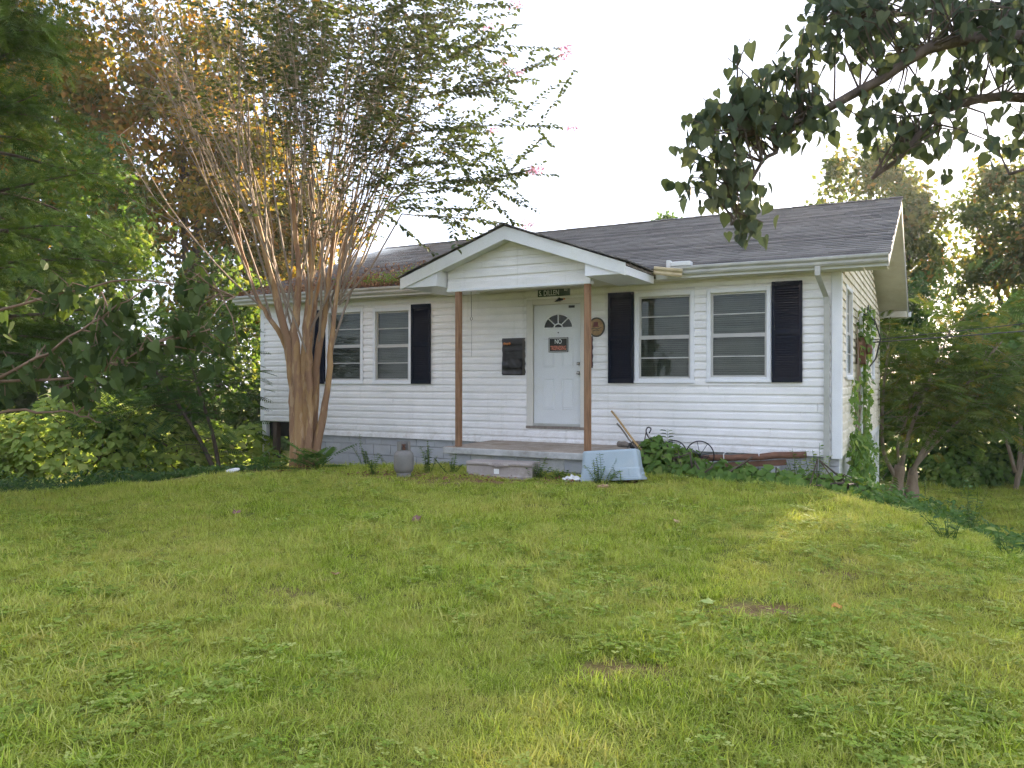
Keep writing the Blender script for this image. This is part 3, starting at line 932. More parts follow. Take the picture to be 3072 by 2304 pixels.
# ---- porch
porch = empty('porch', (0, 0, 0)); porch.parent = house
VP = -1.60     # slab front
p = MB(); p.bbox(-1.24, 1.66, VP, .0, .33, .425, .012); p.build('porch_floor', MAT['slab'], porch)
p = MB(); p.bbox(-1.25, 1.67, VP - .012, VP + .02, .322, .421, .01); p.build('floor_edge', MAT['slab_edge'], porch)
u = -1.18
pw = 0
for (za, zb, off) in ((.125, .318, 0), (-.08, .118, .2)):
    u = -1.18 - off
    while u < 1.58:
        a, b = max(u, -1.18), min(u + .4, 1.58)
        if b - a > .04:
            p = MB(); p.bbox(a + .003, b - .003, VP + .07 + random.uniform(-.003, .003), VP + .25, za + .003, zb - .003, .006); p.build('block', MAT['block'] if random.random() < .8 else MAT['slab_edge'], porch)
        u += .4
for ue in (-1.15, 1.53):
    p = MB(); p.bbox(ue - .03, ue + .03, VP + .26, -.002, -.1, .318, .005); p.build('side_footing', MAT['block'], porch)
for (u, nm) in ((-1.045, 0), (1.165, 1)):
    p = MB()
    bm = bmesh.new(); bmesh.ops.create_cube(bm, size=1)
    for v in bm.verts:
        v.co = (u + v.co.x * .088, -1.46 + v.co.y * .088, .425 + (v.co.z + .5) * (2.894 - .425))
    bmesh.ops.bevel(bm, geom=list(bm.edges), offset=.008, segments=2, affect='EDGES')
    p.bm(bm); p.build('post', MAT['post'], porch)
PP = (PU0 + PU1) / 2 + .005    # ridge of the porch roof
VG = -1.80                    # outer rake face
ZP0 = 3.13                   # porch roof at its eave
SP = .355
ZPR = ZP0 + SP * (PU1 - PU0) / 2
VPW = -1.50                   # pediment wall
# pediment boards
BU0, BU1 = -1.23, 1.22
pw = link('pediment', (lambda m: m.prism([(BU0 + .02, 2.94), (BU1 - .02, 2.94), (BU1 - .02, 3.22), (PP, ZPR - .16), (BU0 + .02, 3.22)], 1, VPW + .03, VPW + .06).mesh('pediment'))(MB()), MAT['siding'], porch)
z = 2.925; i = 0
while z < ZPR - .16:
    h = .175 if i == 0 else .14
    zt = z + h
    half = min((ZPR - .10 - zt) / SP + .16, 9)
    a, b = max(BU0, PP - half), min(BU1, PP + half)
    if b - a > .1: siding_run(pw, a, b, z, h, [], MAT['siding'], at=VPW + .03)
    z += h; i += 1
p = MB(); p.bbox(BU0 - .01, BU1 + .01, VPW - .02, VPW + .12, 2.885, 2.927, .004); p.build('beam_cap', MAT['trim_clean'], porch)
p = MB(); p.bbox(BU0, BU1, VPW + .065, VPW + .12, 2.928, 3.16, .004); p.build('beam', MAT['trim'], porch)
p = MB(); p.bbox(BU0 + .01, BU1 - .01, VPW + .125, -.031, 3.018, 3.028, .002); p.build('ceiling', MAT['soffit'], porch)
# boxed eaves either side
for (o_, i_) in ((PU0 + .03, BU0 - .03), (PU1 - .03, BU1 + .03)):
    zi = ZP0 + SP * abs(i_ - (PU0 if o_ < 0 else PU1)) - .06
    poly = [(o_, 2.962), (i_, 2.962), (i_, zi), (o_, ZP0 - .05)]
    p = MB(); p.prism(poly, 1, VG + .035, VF - .002); p.build('eave_box', MAT['trim_clean'], porch)
# rake boards and their soffits
for (ua, sg) in ((PU0, 1), (PU1, -1)):
    p = MB(); t = .185
    p.prism([(ua, ZP0 - .02), (PP, ZPR - .02), (PP, ZPR - .02 - t * 1.06), (ua, ZP0 - .02 - t + .01)], 1, VG, VG + .03); p.build('rake_board', MAT['trim'], porch)
    p = MB(); ui = ua + sg * .72; zi = ZP0 + SP * .72
    p.prism([(ui, zi - t + .02), (PP, ZPR - t + .02), (PP, ZPR - t + .01), (ui, zi - t + .01)], 1, VG + .03, VPW + .01); p.build('rake_soffit', MAT['trim'], porch)
# porch roof shingles run back to the main roof
def vval(z): return VF + (z - ZE) / SL + .12
pr_l = MB()
for sg, ua in ((1, PU0), (-1, PU1)):
    ru = abs(PP - ua)
    v_e, v_r = VF + .15, vval(ZPR)
    dk = roof_deck('roof_deck', [(ua + sg * .02, VG + .01, ZP0 - .012), (ua + sg * .02, v_e, ZP0 - .012), (PP, v_r, ZPR - .012), (PP, VG + .01, ZPR - .012)], .03, MAT['greywood'], porch)
    n = 15
    ln = math.hypot(ru, ru * SP)
    for i in range(n):
        s0, s1 = ln * i / n, ln * (i + 1) / n
        def fp(v, s, h, ua=ua, sg=sg, ru=ru, ln=ln):
            q = min(s / ln, 1.01); return (ua - sg * .03 + sg * ru * 1.012 * q - sg * h * .3, v, ZP0 + (ZPR - ZP0) * q + h * .95)
        q = (s0 + s1) / 2 / ln
        course(VG - .04, v_e + (v_r - v_e) * q + .1, s0, s1, .03, fp, dk, jag=.02)
p = MB(); v = VG - .05
while v < vval(ZPR):
    for sg in (-1, 1):
        p.add([(PP, v, ZPR + .028), (PP, v + .24, ZPR + .022), (PP + sg * .14, v + .24, ZPR - .03), (PP + sg * .14, v, ZPR - .024)], np.array([(0, 1, 2, 3)]))
    v += .23
p.build('ridge_cap', MAT['shingle'], porch)

# ------------------------------------------------------------------ vegetation builders
def rvec(n, g=None):
    g = g or rng
    return unit(g.normal(size=(n, 3)))

def wander(p0, d0, length, n, up=.0, jit=.06, g=None):
    g = g or rng
    P = [np.array(p0, dtype=float)]; d = unit(np.array(d0, dtype=float)); st = length / n
    for i in range(n):
        d = unit(d + np.array([0, 0, up]) / n + g.normal(size=3) * jit)
        P.append(P[-1] + d * st)
    return np.array(P)

def blob_tree(name, base, height, crown_c, crown_r, nclump, per, leaf, mat, label, bark='dark_bark', tmpl=LEAF4, trunk_r=.18, seed=1,
              group=None, clump_r=.8, lean=(0, 0), cat='tree', fill=.35, limb_n=10, norm_up=.35):
    """tree with tapered trunk, limbs reaching the leaf clumps, and a crown of leaf faces"""
    g = np.random.default_rng(seed)
    base = np.array(base, dtype=float)
    root = empty(name, base, 0, label, cat, group)
    cc = np.array(crown_c, dtype=float); cr = np.array(crown_r, dtype=float)
    top = np.array([cc[0], cc[1], cc[2] + cr[2] * .6])
    T = MB()
    n = 10
    t = np.linspace(0, 1, n)
    P = base[None] * (1 - t[:, None]) + top[None] * t[:, None]
    P[:, :2] += g.normal(size=(n, 2)) * .10 * (t * (1 - t) * 4)[:, None]
    T.tube(P, trunk_r * (1 - .85 * t) * (1 + .5 * np.exp(-t * 14)), 8)
    T.build('trunk', MAT[bark], root, smooth=True, base=base)
    d = rvec(nclump, g); rad = g.random(nclump) ** .45
    C = cc + d * cr * rad[:, None]
    L = MB()
    for i in range(min(limb_n, nclump)):
        k = g.integers(2, n - 1); e = C[i]
        m = (P[k] + e) / 2 + np.array([0, 0, -.1 * np.linalg.norm(e - P[k])])
        r0 = trunk_r * (1 - .85 * t[k]) * .6
        L.tube(np.array([P[k], P[k] * .5 + m * .5 + g.normal(size=3) * .05, m, e * .6 + m * .4, e]), [r0, r0 * .8, r0 * .6, r0 * .35, .012], 5)
    L.build('limbs', MAT[bark], root, base=base)
    # leaves
    pos, nor, rn = [], [], []
    for c in C:
        m = int(per * g.uniform(.5, 1.4))
        r = clump_r * g.uniform(.6, 1.3)
        dd = rvec(m, g); rr_ = r * (g.random(m) ** .5)
        q = c + dd * rr_[:, None] * np.array([1, 1, .75])
        pos.append(q); nor.append(dd + np.array([0, 0, norm_up]) + g.normal(size=(m, 3)) * .5)
        rn.append(np.clip(g.normal(g.uniform(.2, .75), .18, m), 0, 1))
    nf = int(nclump * per * fill)
    if nf:
        dd = rvec(nf, g); q = cc + dd * cr * (g.random(nf) ** .4)[:, None]
        pos.append(q); nor.append(rvec(nf, g)); rn.append(g.random(nf))
    pos, nor, rn = np.concatenate(pos), np.concatenate(nor), np.concatenate(rn)
    keep = pos[:, 2] > base[2] + .1
    pos, nor, rn = pos[keep], nor[keep], rn[keep]
    tan = rvec(len(pos), g) + np.array([0, 0, -.4])
    V, F, rr_ = scatter(tmpl[0], tmpl[1], pos - base, tan, nor, leaf * g.uniform(.7, 1.35, len(pos)), rn)
    link('crown', nmesh('crown', V, F, rr_), MAT[mat], root)['kind'] = 'stuff'
    return root

def mound(name, pts, leaf, n, mat, label, tmpl=HEART, seed=1, kind='stuff', thick=.35, cat='vines', stems=True, up=.6, face=(0, -1, 0)):
    """leafy mass draped over overlapping domes given as (x, y, z0, rx, ry, rz)"""
    g = np.random.default_rng(seed)
    pts = np.array(pts, dtype=float)
    area = (pts[:, 3] + pts[:, 4]) * pts[:, 5]
    pick = g.choice(len(pts), n, p=area / area.sum())
    d = rvec(n, g); d[:, 2] = np.abs(d[:, 2])
    c = pts[pick]
    rad = 1 - thick * g.random(n) ** 1.6
    lump = 1 + .12 * np.sin(d[:, 0] * 7 + c[:, 0] * 3) * np.cos(d[:, 2] * 6 + c[:, 1])
    pos = c[:, :3] + d * c[:, 3:6] * (rad * lump)[:, None]
    # drop those buried deep inside another dome
    keep = np.ones(n, bool)
    for q in pts:
        e = (((pos - q[:3]) / q[3:6]) ** 2).sum(1)
        keep &= e > (1 - thick) ** 2 * .72
    pos, d = pos[keep], d[keep]; m = len(pos)
    gz = terrain(pos[:, 0], pos[:, 1])
    pos[:, 2] = np.maximum(pos[:, 2], gz + .02 + .1 * g.random(m))
    nor = d * .7 + np.array([0, 0, up]) + np.array(face) * .25 + g.normal(size=(m, 3)) * .35
    tan = np.cross(nor, rvec(m, g)) + np.array([0, 0, -.6]) + d * .25
    big = .5 + .5 * np.sin(pos[:, 0] * 1.9 + seed) * np.cos(pos[:, 2] * 2.7 + pos[:, 1])
    rn = np.clip(.25 + .35 * big + g.normal(0, .18, m), 0, 1)
    V, F, r = scatter(tmpl[0], tmpl[1], pos, tan, nor, leaf * g.uniform(.6, 1.3, m), rn)
    base = np.array([pts[0, 0], pts[0, 1], float(terrain(pts[0, 0], pts[0, 1]))])
    root = empty(name, base, 0, label, cat)
    if kind: root['kind'] = kind
    lo = link('foliage', nmesh('foliage', V - base, F, r), MAT[mat], root); lo['kind'] = 'stuff'
    if stems:
        s = MB()
        for i in range(len(pts) * 7):
            q = pts[g.integers(len(pts))]
            a = q[:3] + np.array([g.uniform(-1, 1) * q[3], g.uniform(-1, 1) * q[4], 0]); a[2] = float(terrain(a[0], a[1]))
            b = q[:3] + unit(np.array([g.normal(), g.normal(), abs(g.normal()) + .3])) * q[3:6] * .9
            P = np.array([a, a * .6 + b * .4 + g.normal(size=3) * .15, a * .3 + b * .7 + g.normal(size=3) * .15, b])
            s.tube(P, [.018, .014, .010, .005], 4)
        s.build('stems', MAT['dark_bark'], root, base=base)
    return root

def pinnate(npair=11, ln=1.0, lw=.16, ll=.24):
    """compound leaf of paired leaflets, unit length"""
    V, F = [], []
    def leaflet(x, y, dx, dy, w):
        k = len(V)
        px, py = -dy, dx
        V.extend([(x, y, -.12 * x * x), (x + dx * .5 + px * w, y + dy * .5 + py * w, -.12 * x * x + .01), (x + dx, y + dy, -.12 * x * x - .04), (x + dx * .5 - px * w, y + dy * .5 - py * w, -.12 * x * x + .01)])
        F.append((k, k + 1, k + 2, k + 3))
    for i in range(npair):
        x = .15 + .82 * i / (npair - 1); s = math.sin(math.pi * (.15 + .8 * i / npair)) * .5 + .55
        for sg in (1, -1): leaflet(x, 0, ll * .35 * s, sg * ll * s, lw * .5)
    leaflet(.97, 0, ll * .6, 0, lw * .5)
    k = len(V); V.extend([(0, .008, 0), (0, -.008, 0), (1, -.003, -.12), (1, .003, -.12)]); F.append((k, k + 1, k + 2, k + 3))
    return np.array(V), np.array(F)
PINN = pinnate(10, lw=.24, ll=.27)
FEATHER = pinnate(9, lw=.10, ll=.30)
FROND = pinnate(7, lw=.30, ll=.42)
def bipinnate():
    Vs, Fs, n = [], [], 0
    for i in range(6):
        x = .2 + .7 * i / 5
        for sg in (1, -1):
            v, f = FEATHER
            a = sg * 1.05; s = .40 * (1 - abs(i - 2.5) * .08)
            q = np.stack([x + s * (v[:, 0] * math.cos(a) - v[:, 1] * math.sin(a)), s * (v[:, 0] * math.sin(a) + v[:, 1] * math.cos(a)), v[:, 2] * s - .15 * x * x], 1)
            Vs.append(q); Fs.append(f + n); n += len(v)
    return np.concatenate(Vs), np.concatenate(Fs)
BIPIN = bipinnate()

# ------------------------------------------------------------------ crape myrtle in front of the house
def crape_myrtle():
    g = np.random.default_rng(21)
    bx, by = -3.28, 12.45
    base = np.array([bx, by, float(terrain(bx, by)) - .03])
    root = empty('crape_myrtle', base, 0, 'tall multi-stemmed crape myrtle with tan trunk and fanning shoots before the front wall', 'tree')
    z0 = base[2]
    # main stems (x offset, y offset, height)
    stems = [
        [(-.10, 0, 0), (-.13, .02, .9), (-.20, .0, 1.75), (-.24, -.02, 2.0), (-.42, -.05, 2.7), (-.55, -.1, 3.3), (-.75, -.15, 4.2)],
        [(-.02, -.05, 0), (-.04, -.06, .9), (-.10, -.05, 1.8), (-.15, -.02, 2.2), (-.06, 0, 2.9), (-.15, .1, 3.8), (-.25, .15, 4.6)],
        [(.05, -.02, 0), (.06, -.04, .8), (.02, -.05, 1.7), (.05, .0, 2.3), (.10, .05, 3.1), (.12, .1, 4.0), (.05, .1, 4.8)],
        [(.12, .02, 0), (.15, .05, .9), (.20, .05, 1.8), (.33, .05, 2.5), (.42, .02, 3.3), (.55, 0, 4.2)],
        [(.18, -.06, .1), (.30, -.1, .75), (.42, -.12, 1.4), (.45, -.1, 2.0), (.55, -.1, 2.9), (.62, -.05, 3.5), (.95, .0, 4.2)],
        [(.02, .12, 0), (.05, .18, 1.0), (.0, .3, 2.0), (.1, .5, 3.0), (.2, .7, 4.1)],
        [(-.15, .06, 0), (-.2, .1, 1.2), (-.30, .15, 2.0), (-.70, .2, 2.55), (-.82, .25, 2.7), (-1.05, .3, 3.4), (-1.3, .3, 4.2)],
        [(.1, -.12, 0), (.14, -.16, 1.2), (.10, -.22, 2.0), (.22, -.4, 2.9), (.35, -.55, 3.8)],
    ]
    rad = [.100, .098, .092, .078, .062, .066, .056, .055]
    tips = []
    twig = MB()
    shoots = []
    for i, st in enumerate(stems):
        P = np.array(st, dtype=float)
        # smooth the polyline
        q = np.linspace(0, len(P) - 1, 26); P = np.stack([np.interp(q, np.arange(len(P)), P[:, k]) for k in range(3)], 1)
        for _ in range(3): P[1:-1] = (P[:-2] + 2 * P[1:-1] + P[2:]) / 4
        P[1:-1] += g.normal(size=(24, 3)) * .008
        t = np.linspace(0, 1, 26)
        r = rad[i] * (1 - .72 * t) * (1 + .35 * np.exp(-t * 9)) * (1 + .05 * np.sin(t * 23 + i))
        m = MB(); m.tube(P, r, 10); m.build('stem', MAT['crape_bark'], root, smooth=True)
        for f in (.46, .56, .66, .75, .84, .92, 1.0, 1.0):
            k = min(25, int(f * 25))
            shoots.append((P[k], unit(P[k] - P[k - 1]), r[k], i, f))
    pos, tan, nor, rn = [], [], [], []
    ends = []
    for (p, d, r, i, f) in shoots:
        az = g.uniform(0, 2 * np.pi)
        lean = g.uniform(.1, .58) if f < .95 else g.uniform(.05, .45)
        out = np.array([p[0] * .9, p[1] * .6, 0])
        dirv = unit(d * .6 + np.array([math.cos(az), math.sin(az), 0]) * lean + out * .22 + np.array([0, 0, .62]))
        ln = g.uniform(3.2, 5.4)
        P = wander(p, dirv, ln, 14, up=.25, jit=.05, g=g)
        r0 = min(r * .5, .022)
        twig.tube(P, np.linspace(r0, .004, 15), 5)
        # a fork partway
        forks = [P]
        for _ in range(2):
            k = g.integers(4, 9); d2 = unit(P[k + 1] - P[k]) + rvec(1, g)[0] * .45
            Q = wander(P[k], d2, ln * g.uniform(.4, .65), 10, up=.2, jit=.05, g=g)
            twig.tube(Q, np.linspace(r0 * .55, .003, 11), 4); forks.append(Q)
        for Q in forks:
            ends.append(Q[-1])
            m = len(Q)
            for k in range(int(m * .38), m):
                for _ in range(2):
                    dd = unit(unit(Q[min(k + 1, m - 1)] - Q[k - 1]) * .8 + rvec(1, g)[0] * .8)
                    L = g.uniform(.25, .6)
                    W = wander(Q[k], dd, L, 5, up=-.15, jit=.08, g=g)
                    twig.tube(W, np.linspace(.004, .0015, 6), 3, cap=False)
                    nl = int(L / .05)
                    hgt = (Q[k][2] - 2.5) / 5
                    if g.random() > .17 + .50 * hgt + .22 * Q[k][0]: continue
                    for j in range(nl):
                        s = (j + .5) / nl; q = W[0] + (W[-1] - W[0]) * s
                        ax = unit(W[-1] - W[0]); side = unit(np.cross(ax, [0, 0, 1]) + 1e-6) * (1 if j % 2 else -1)
                        pos.append(q); tan.append(ax * .5 + side + np.array([0, 0, -.25])); nor.append(np.array([0, 0, 1]) + g.normal(size=3) * .35)
                        rn.append(np.clip(g.normal(.45, .25), 0, 1))
    # long leafy sprays on the right-hand side, ending in pink flower heads
    sprays = [((1.6, -.3, 5.2), (1, -.1, .10), 2.5), ((1.7, .1, 5.9), (1, .1, .18), 2.4), ((1.5, -.5, 6.4), (1, -.2, .05), 2.6), ((1.4, -.2, 4.25), (1, 0, .05), 2.2), ((1.5, .3, 4.1), (1, .2, .03), 2.0),
              ((1.2, -.6, 6.9), (1, -.3, .25), 2.4), ((.9, .2, 5.0), (1, .3, .35), 2.2), ((.8, -.4, 5.6), (1, -.3, .4), 2.3), ((.9, .3, 6.3), (1, .2, .3), 2.2), ((.8, -.1, 4.4), (1, -.1, .25), 2.1), ((.7, .1, 6.9), (1, .4, .3), 2.2), ((.9, -.5, 3.9), (1, -.5, .15), 1.9), ((.9, .5, 7.3), (1, .1, .1), 2.4), ((1.0, -.2, 4.9), (1, .1, .3), 2.0), ((1.3, .4, 4.6), (1, .3, .08), 2.3), ((1.2, -.4, 4.3), (1, -.4, .05), 2.0), ((1.5, 0, 5.5), (1, .0, .12), 1.9), ((1.3, 0, 4.8), (1, -.1, .05), 1.9)]
    flowers = []
    for k, (p, d, L) in enumerate(sprays):
        a = np.array([.55, 0, max(2.6, p[2] - 1.6)])
        P = np.array([a, a * .5 + np.array(p) * .5 + np.array([0, 0, -.15]), np.array(p)])
        twig.tube(P, [.02, .015, .01], 5)
        W = wander(p, d, L, 12, up=-.05, jit=.05, g=g)
        twig.tube(W, np.linspace(.010, .002, 13), 4)
        if k % 2 == 0 or k < 4: flowers.append((W[-1], unit(W[-1] - W[-2])))
        subs = [W]
        for _ in range(11):
            i = g.integers(1, 11); Q = wander(W[i], unit(W[i + 1] - W[i]) + rvec(1, g)[0] * .9, g.uniform(.3, 1.1), 6, up=-.1, jit=.07, g=g)
            twig.tube(Q, np.linspace(.005, .0015, 7), 3); subs.append(Q)
        for Q in subs:
            tot = np.linalg.norm(np.diff(Q, axis=0), axis=1).sum(); nl = int(tot / .035)
            for j in range(nl):
                s = (.1 + .9 * j / nl) * (len(Q) - 1); i = min(int(s), len(Q) - 2); q = Q[i] + (Q[i + 1] - Q[i]) * (s - i)
                ax = unit(Q[i + 1] - Q[i]); side = unit(np.cross(ax, [0, 0, 1]) + 1e-6) * (1 if j % 2 else -1)
                pos.append(q); tan.append(ax * .55 + side + np.array([0, 0, -.15]) + g.normal(size=3) * .25); nor.append(np.array([0, 0, 1]) + g.normal(size=3) * .3); rn.append(np.clip(g.normal(.35, .2), 0, 1))
    twig.build('twigs', MAT['grey_twig'], root)
    pos, tan, nor, rn = map(np.array, (pos, tan, nor, rn))
    V, F, r = scatter(LEAF6[0], LEAF6[1], pos, tan, nor, g.uniform(.075, .125, len(pos)), rn)
    o = link('crown', nmesh('crown', V, F, r), MAT['crape_leaf'], root); o['kind'] = 'stuff'
    for (p, d) in flowers:
        n = 80
        q = p + d * (g.random(n) * .2)[:, None] + g.normal(size=(n, 3)) * .032
        V, F, r = scatter(LEAF4[0], LEAF4[1], q, rvec(n, g), rvec(n, g), g.uniform(.025, .045, n), g.random(n))
        link('flower_head', nmesh('flower_head', V, F, r), MAT['pink'], root)['kind'] = 'stuff'
    print('crape leaves', len(pos))
crape_myrtle()

# ------------------------------------------------------------------ trees with large leaves near the camera
def leaf_meshes(tmpls, mat, key):
    out = []
    for i, (v, f) in enumerate(tmpls):
        me = nmesh('leaf', v, f, np.full(len(v), (i + .5) / len(tmpls))); me.materials.append(mat); out.append(me)
    return out
def big_leaf_tree(name, base, label, trunk, limbs, clusters, leaf, mat, bark, seed, nobj=290, droop=1.0, ntwig=1):
    g = np.random.default_rng(seed)
    base = np.array(base, dtype=float)
    root = empty(name, base, 0, label, 'tree')
    T = MB(); P, r = trunk; T.tube(np.array(P, dtype=float), r, 10); T.build('trunk', MAT[bark], root, smooth=True, base=base)
    L_pts = []
    for (P, r) in limbs:
        P = np.array(P, dtype=float); q = np.linspace(0, len(P) - 1, 16)
        P = np.stack([np.interp(q, np.arange(len(P)), P[:, k]) for k in range(3)], 1)
        for _ in range(2): P[1:-1] = (P[:-2] + 2 * P[1:-1] + P[2:]) / 4
        P[1:-1] += g.normal(size=(14, 3)) * .012
        m = MB(); m.tube(P, np.linspace(r, r * .3, 16), 7); m.build('limb', MAT[bark], root, smooth=True, base=base)
        L_pts.append(P)
    allp = np.concatenate(L_pts)
    tw = MB(); leaves = []
    for (cx, cy_, cz, rx, ry, rz, n) in clusters:
        c = np.array([cx, cy_, cz])
        k = np.argmin(((allp - c) ** 2).sum(1))
        hub = allp[k]
        ntw = max(2, n // 5)
        for _ in range(ntw):
            e = c + rvec(1, g)[0] * np.array([rx, ry, rz]) * g.random() ** .4
            kk = np.argsort(((allp - e) ** 2).sum(1))[g.integers(0, 6)]
            m_ = (allp[kk] + e) / 2 + g.normal(size=3) * .05 + np.array([0, 0, .06])
            W = np.array([allp[kk], m_, e])
            tw.tube(W, [.009, .006, .003], 4)
            for j in range(max(1, n // ntw)):
                s = g.uniform(.35, 1); q = W[1] + (W[2] - W[1]) * s + g.normal(size=3) * .06
                q[2] -= .03
                tan = np.array([g.normal() * .45, g.normal() * .45, -droop]) + rvec(1, g)[0] * .25
                leaves.append((q, unit(tan), rvec(1, g)[0] + np.array([0, -.5, .3]), leaf * g.uniform(.65, 1.3)))
    tw.build('twigs', MAT[bark], root, base=base)
    tm = [heart(.05, .44, .10), heart(.14, .46, .2), heart(.02, .42, .02), heart(.18, .40, .3), heart(.08, .48, .15)]
    mm = leaf_meshes(tm, MAT[mat], name)
    order = g.permutation(len(leaves))
    for i in order[:nobj]:
        q, t, n, s = leaves[i]
        n = n - t * n.dot(t); n = unit(n); b = np.cross(n, t)
        o = link('leaf', mm[g.integers(len(mm))], None, root)
        M = Matrix(((t[0] * s, b[0] * s, n[0] * s, q[0] - base[0]), (t[1] * s, b[1] * s, n[1] * s, q[1] - base[1]), (t[2] * s, b[2] * s, n[2] * s, q[2] - base[2]), (0, 0, 0, 1)))
        o.matrix_basis = M
    rest = order[nobj:]
    if len(rest):
        A = [leaves[i] for i in rest]
        V, F, r = scatter(*tm[1], np.array([a[0] for a in A]) - base, np.array([a[1] for a in A]), np.array([a[2] for a in A]), np.array([a[3] for a in A]), g.random(len(A)))
        link('foliage', nmesh('foliage', V, F, r), MAT[mat], root)['kind'] = 'stuff'
    print(name, len(leaves))
    return root

# overhanging tree whose trunk stands just outside the picture on the right
bx, by = 6.3, 5.7
big_leaf_tree('overhanging_tree', (bx, by, float(terrain(bx, by))), 'tree with drooping heart shaped leaves overhanging the roof end of the lawn',
    ([(bx, by, float(terrain(bx, by)) - .1), (6.25, 5.7, .8), (6.1, 5.65, 2.2), (5.9, 5.6, 3.3), (5.7, 5.6, 5.0)], [.24, .19, .16, .13, .08]),
    [([(5.95, 5.6, 3.2), (4.6, 5.5, 3.75), (3.6, 5.5, 3.93), (2.95, 5.5, 3.88), (2.65, 5.5, 3.66), (2.30, 5.5, 3.42), (1.95, 5.45, 3.24), (1.55, 5.4, 3.16)], .062),
     ([(5.9, 5.6, 3.0), (4.4, 5.8, 3.4), (3.55, 5.8, 3.62), (3.1, 5.7, 3.45), (2.85, 5.7, 3.15), (2.6, 5.7, 2.95)], .05),
     ([(5.85, 5.6, 3.6), (4.6, 5.9, 4.3), (3.6, 6.0, 4.35), (2.8, 6.0, 4.25), (2.3, 5.9, 4.15)], .04),
     ([(5.9, 5.6, 2.9), (4.7, 5.4, 3.2), (3.9, 5.4, 3.1), (3.4, 5.4, 2.9)], .035),
     ([(2.0, 5.45, 3.26), (1.75, 5.4, 3.0), (1.55, 5.4, 2.75), (1.5, 5.4, 2.55)], .018)],
    [(3.5, 5.8, 4.25, .5, .5, .3, 90), (2.9, 5.9, 4.4, .45, .4, .25, 70), (3.3, 5.5, 4.0, .4, .4, .25, 60), (2.35, 5.7, 4.25, .35, .4, .25, 50), (1.45, 5.35, 3.16, 0.336, 0.35, 0.345, 120), (1.35, 5.35, 2.88, 0.246, 0.3, 0.287, 74), (1.62, 5.4, 2.71, 0.179, 0.25, 0.207, 41), (1.72, 5.4, 3.51, 0.336, 0.35, 0.322, 120), (1.98, 5.4, 3.76, 0.314, 0.3, 0.287, 78),
     (2.35, 5.5, 4.06, 0.392, 0.4, 0.322, 101), (2.05, 5.4, 3.34, 0.28, 0.3, 0.23, 54), (2.85, 5.6, 4.14, 0.448, 0.4, 0.345, 117), (3.25, 5.6, 3.91, 0.448, 0.4, 0.345, 101), (2.75, 5.65, 3.41, 0.358, 0.35, 0.322, 93), (3.15, 5.65, 3.36, 0.392, 0.4, 0.345, 89),
     (3.55, 5.6, 3.61, 0.448, 0.4, 0.46, 97), (3.7, 5.5, 3.11, 0.336, 0.4, 0.402, 49), (4.6, 5.6, 3.9, 0.896, 0.8, 0.69, 136), (5.6, 5.6, 4.6, 1.344, 1.2, 1.035, 175)],
    .094, 'heart_leaf', 'dark_bark', 5)

bx, by = -5.9, 7.2
big_leaf_tree('broadleaf_sapling', (bx, by, float(terrain(bx, by))), 'dark green sapling with large heart shaped leaves reaching over the lawn edge',
    ([(bx, by, float(terrain(bx, by)) - .1), (-5.8, 7.2, .6), (-5.6, 7.2, 1.2), (-5.5, 7.2, 2.2)], [.09, .075, .06, .03]),
    [([(-5.6, 7.2, 1.2), (-4.6, 7.1, 1.52), (-4.1, 7.1, 1.77), (-3.75, 7.1, 2.02), (-3.45, 7.1, 2.2)], .019),
     ([(-5.6, 7.2, 1.25), (-4.6, 7.2, 1.5), (-4.0, 7.2, 1.49), (-3.6, 7.2, 1.6), (-3.3, 7.2, 1.85), (-2.75, 7.2, 1.95)], .016),
     ([(-5.55, 7.2, 1.1), (-4.6, 7.3, 1.22), (-4.1, 7.3, 1.2), (-3.8, 7.3, 1.1)], .018),
     ([(-5.5, 7.2, 1.9), (-4.6, 7.4, 2.2), (-3.9, 7.5, 2.4), (-3.2, 7.6, 2.45), (-2.7, 7.7, 2.3)], .016)],
    [(-4.3, 7.2, 1.62, .35, .4, .25, 50), (-3.95, 7.2, 1.45, .3, .35, .16, 34), (-3.6, 7.2, 1.75, .3, .35, .25, 46), (-3.35, 7.2, 1.75, .35, .4, .3, 48), (-2.95, 7.2, 1.95, .3, .4, .25, 48), (-3.7, 7.2, 2.1, .35, .4, .25, 44),
     (-3.1, 7.5, 2.35, .35, .4, .3, 50), (-4.3, 7.3, 2.2, .4, .4, .35, 40), (-2.7, 7.4, 1.75, .22, .3, .2, 22), (-4.9, 7.2, 1.7, .4, .4, .5, 40)],
    .125, 'sapling_leaf', 'brown_bark', 6)

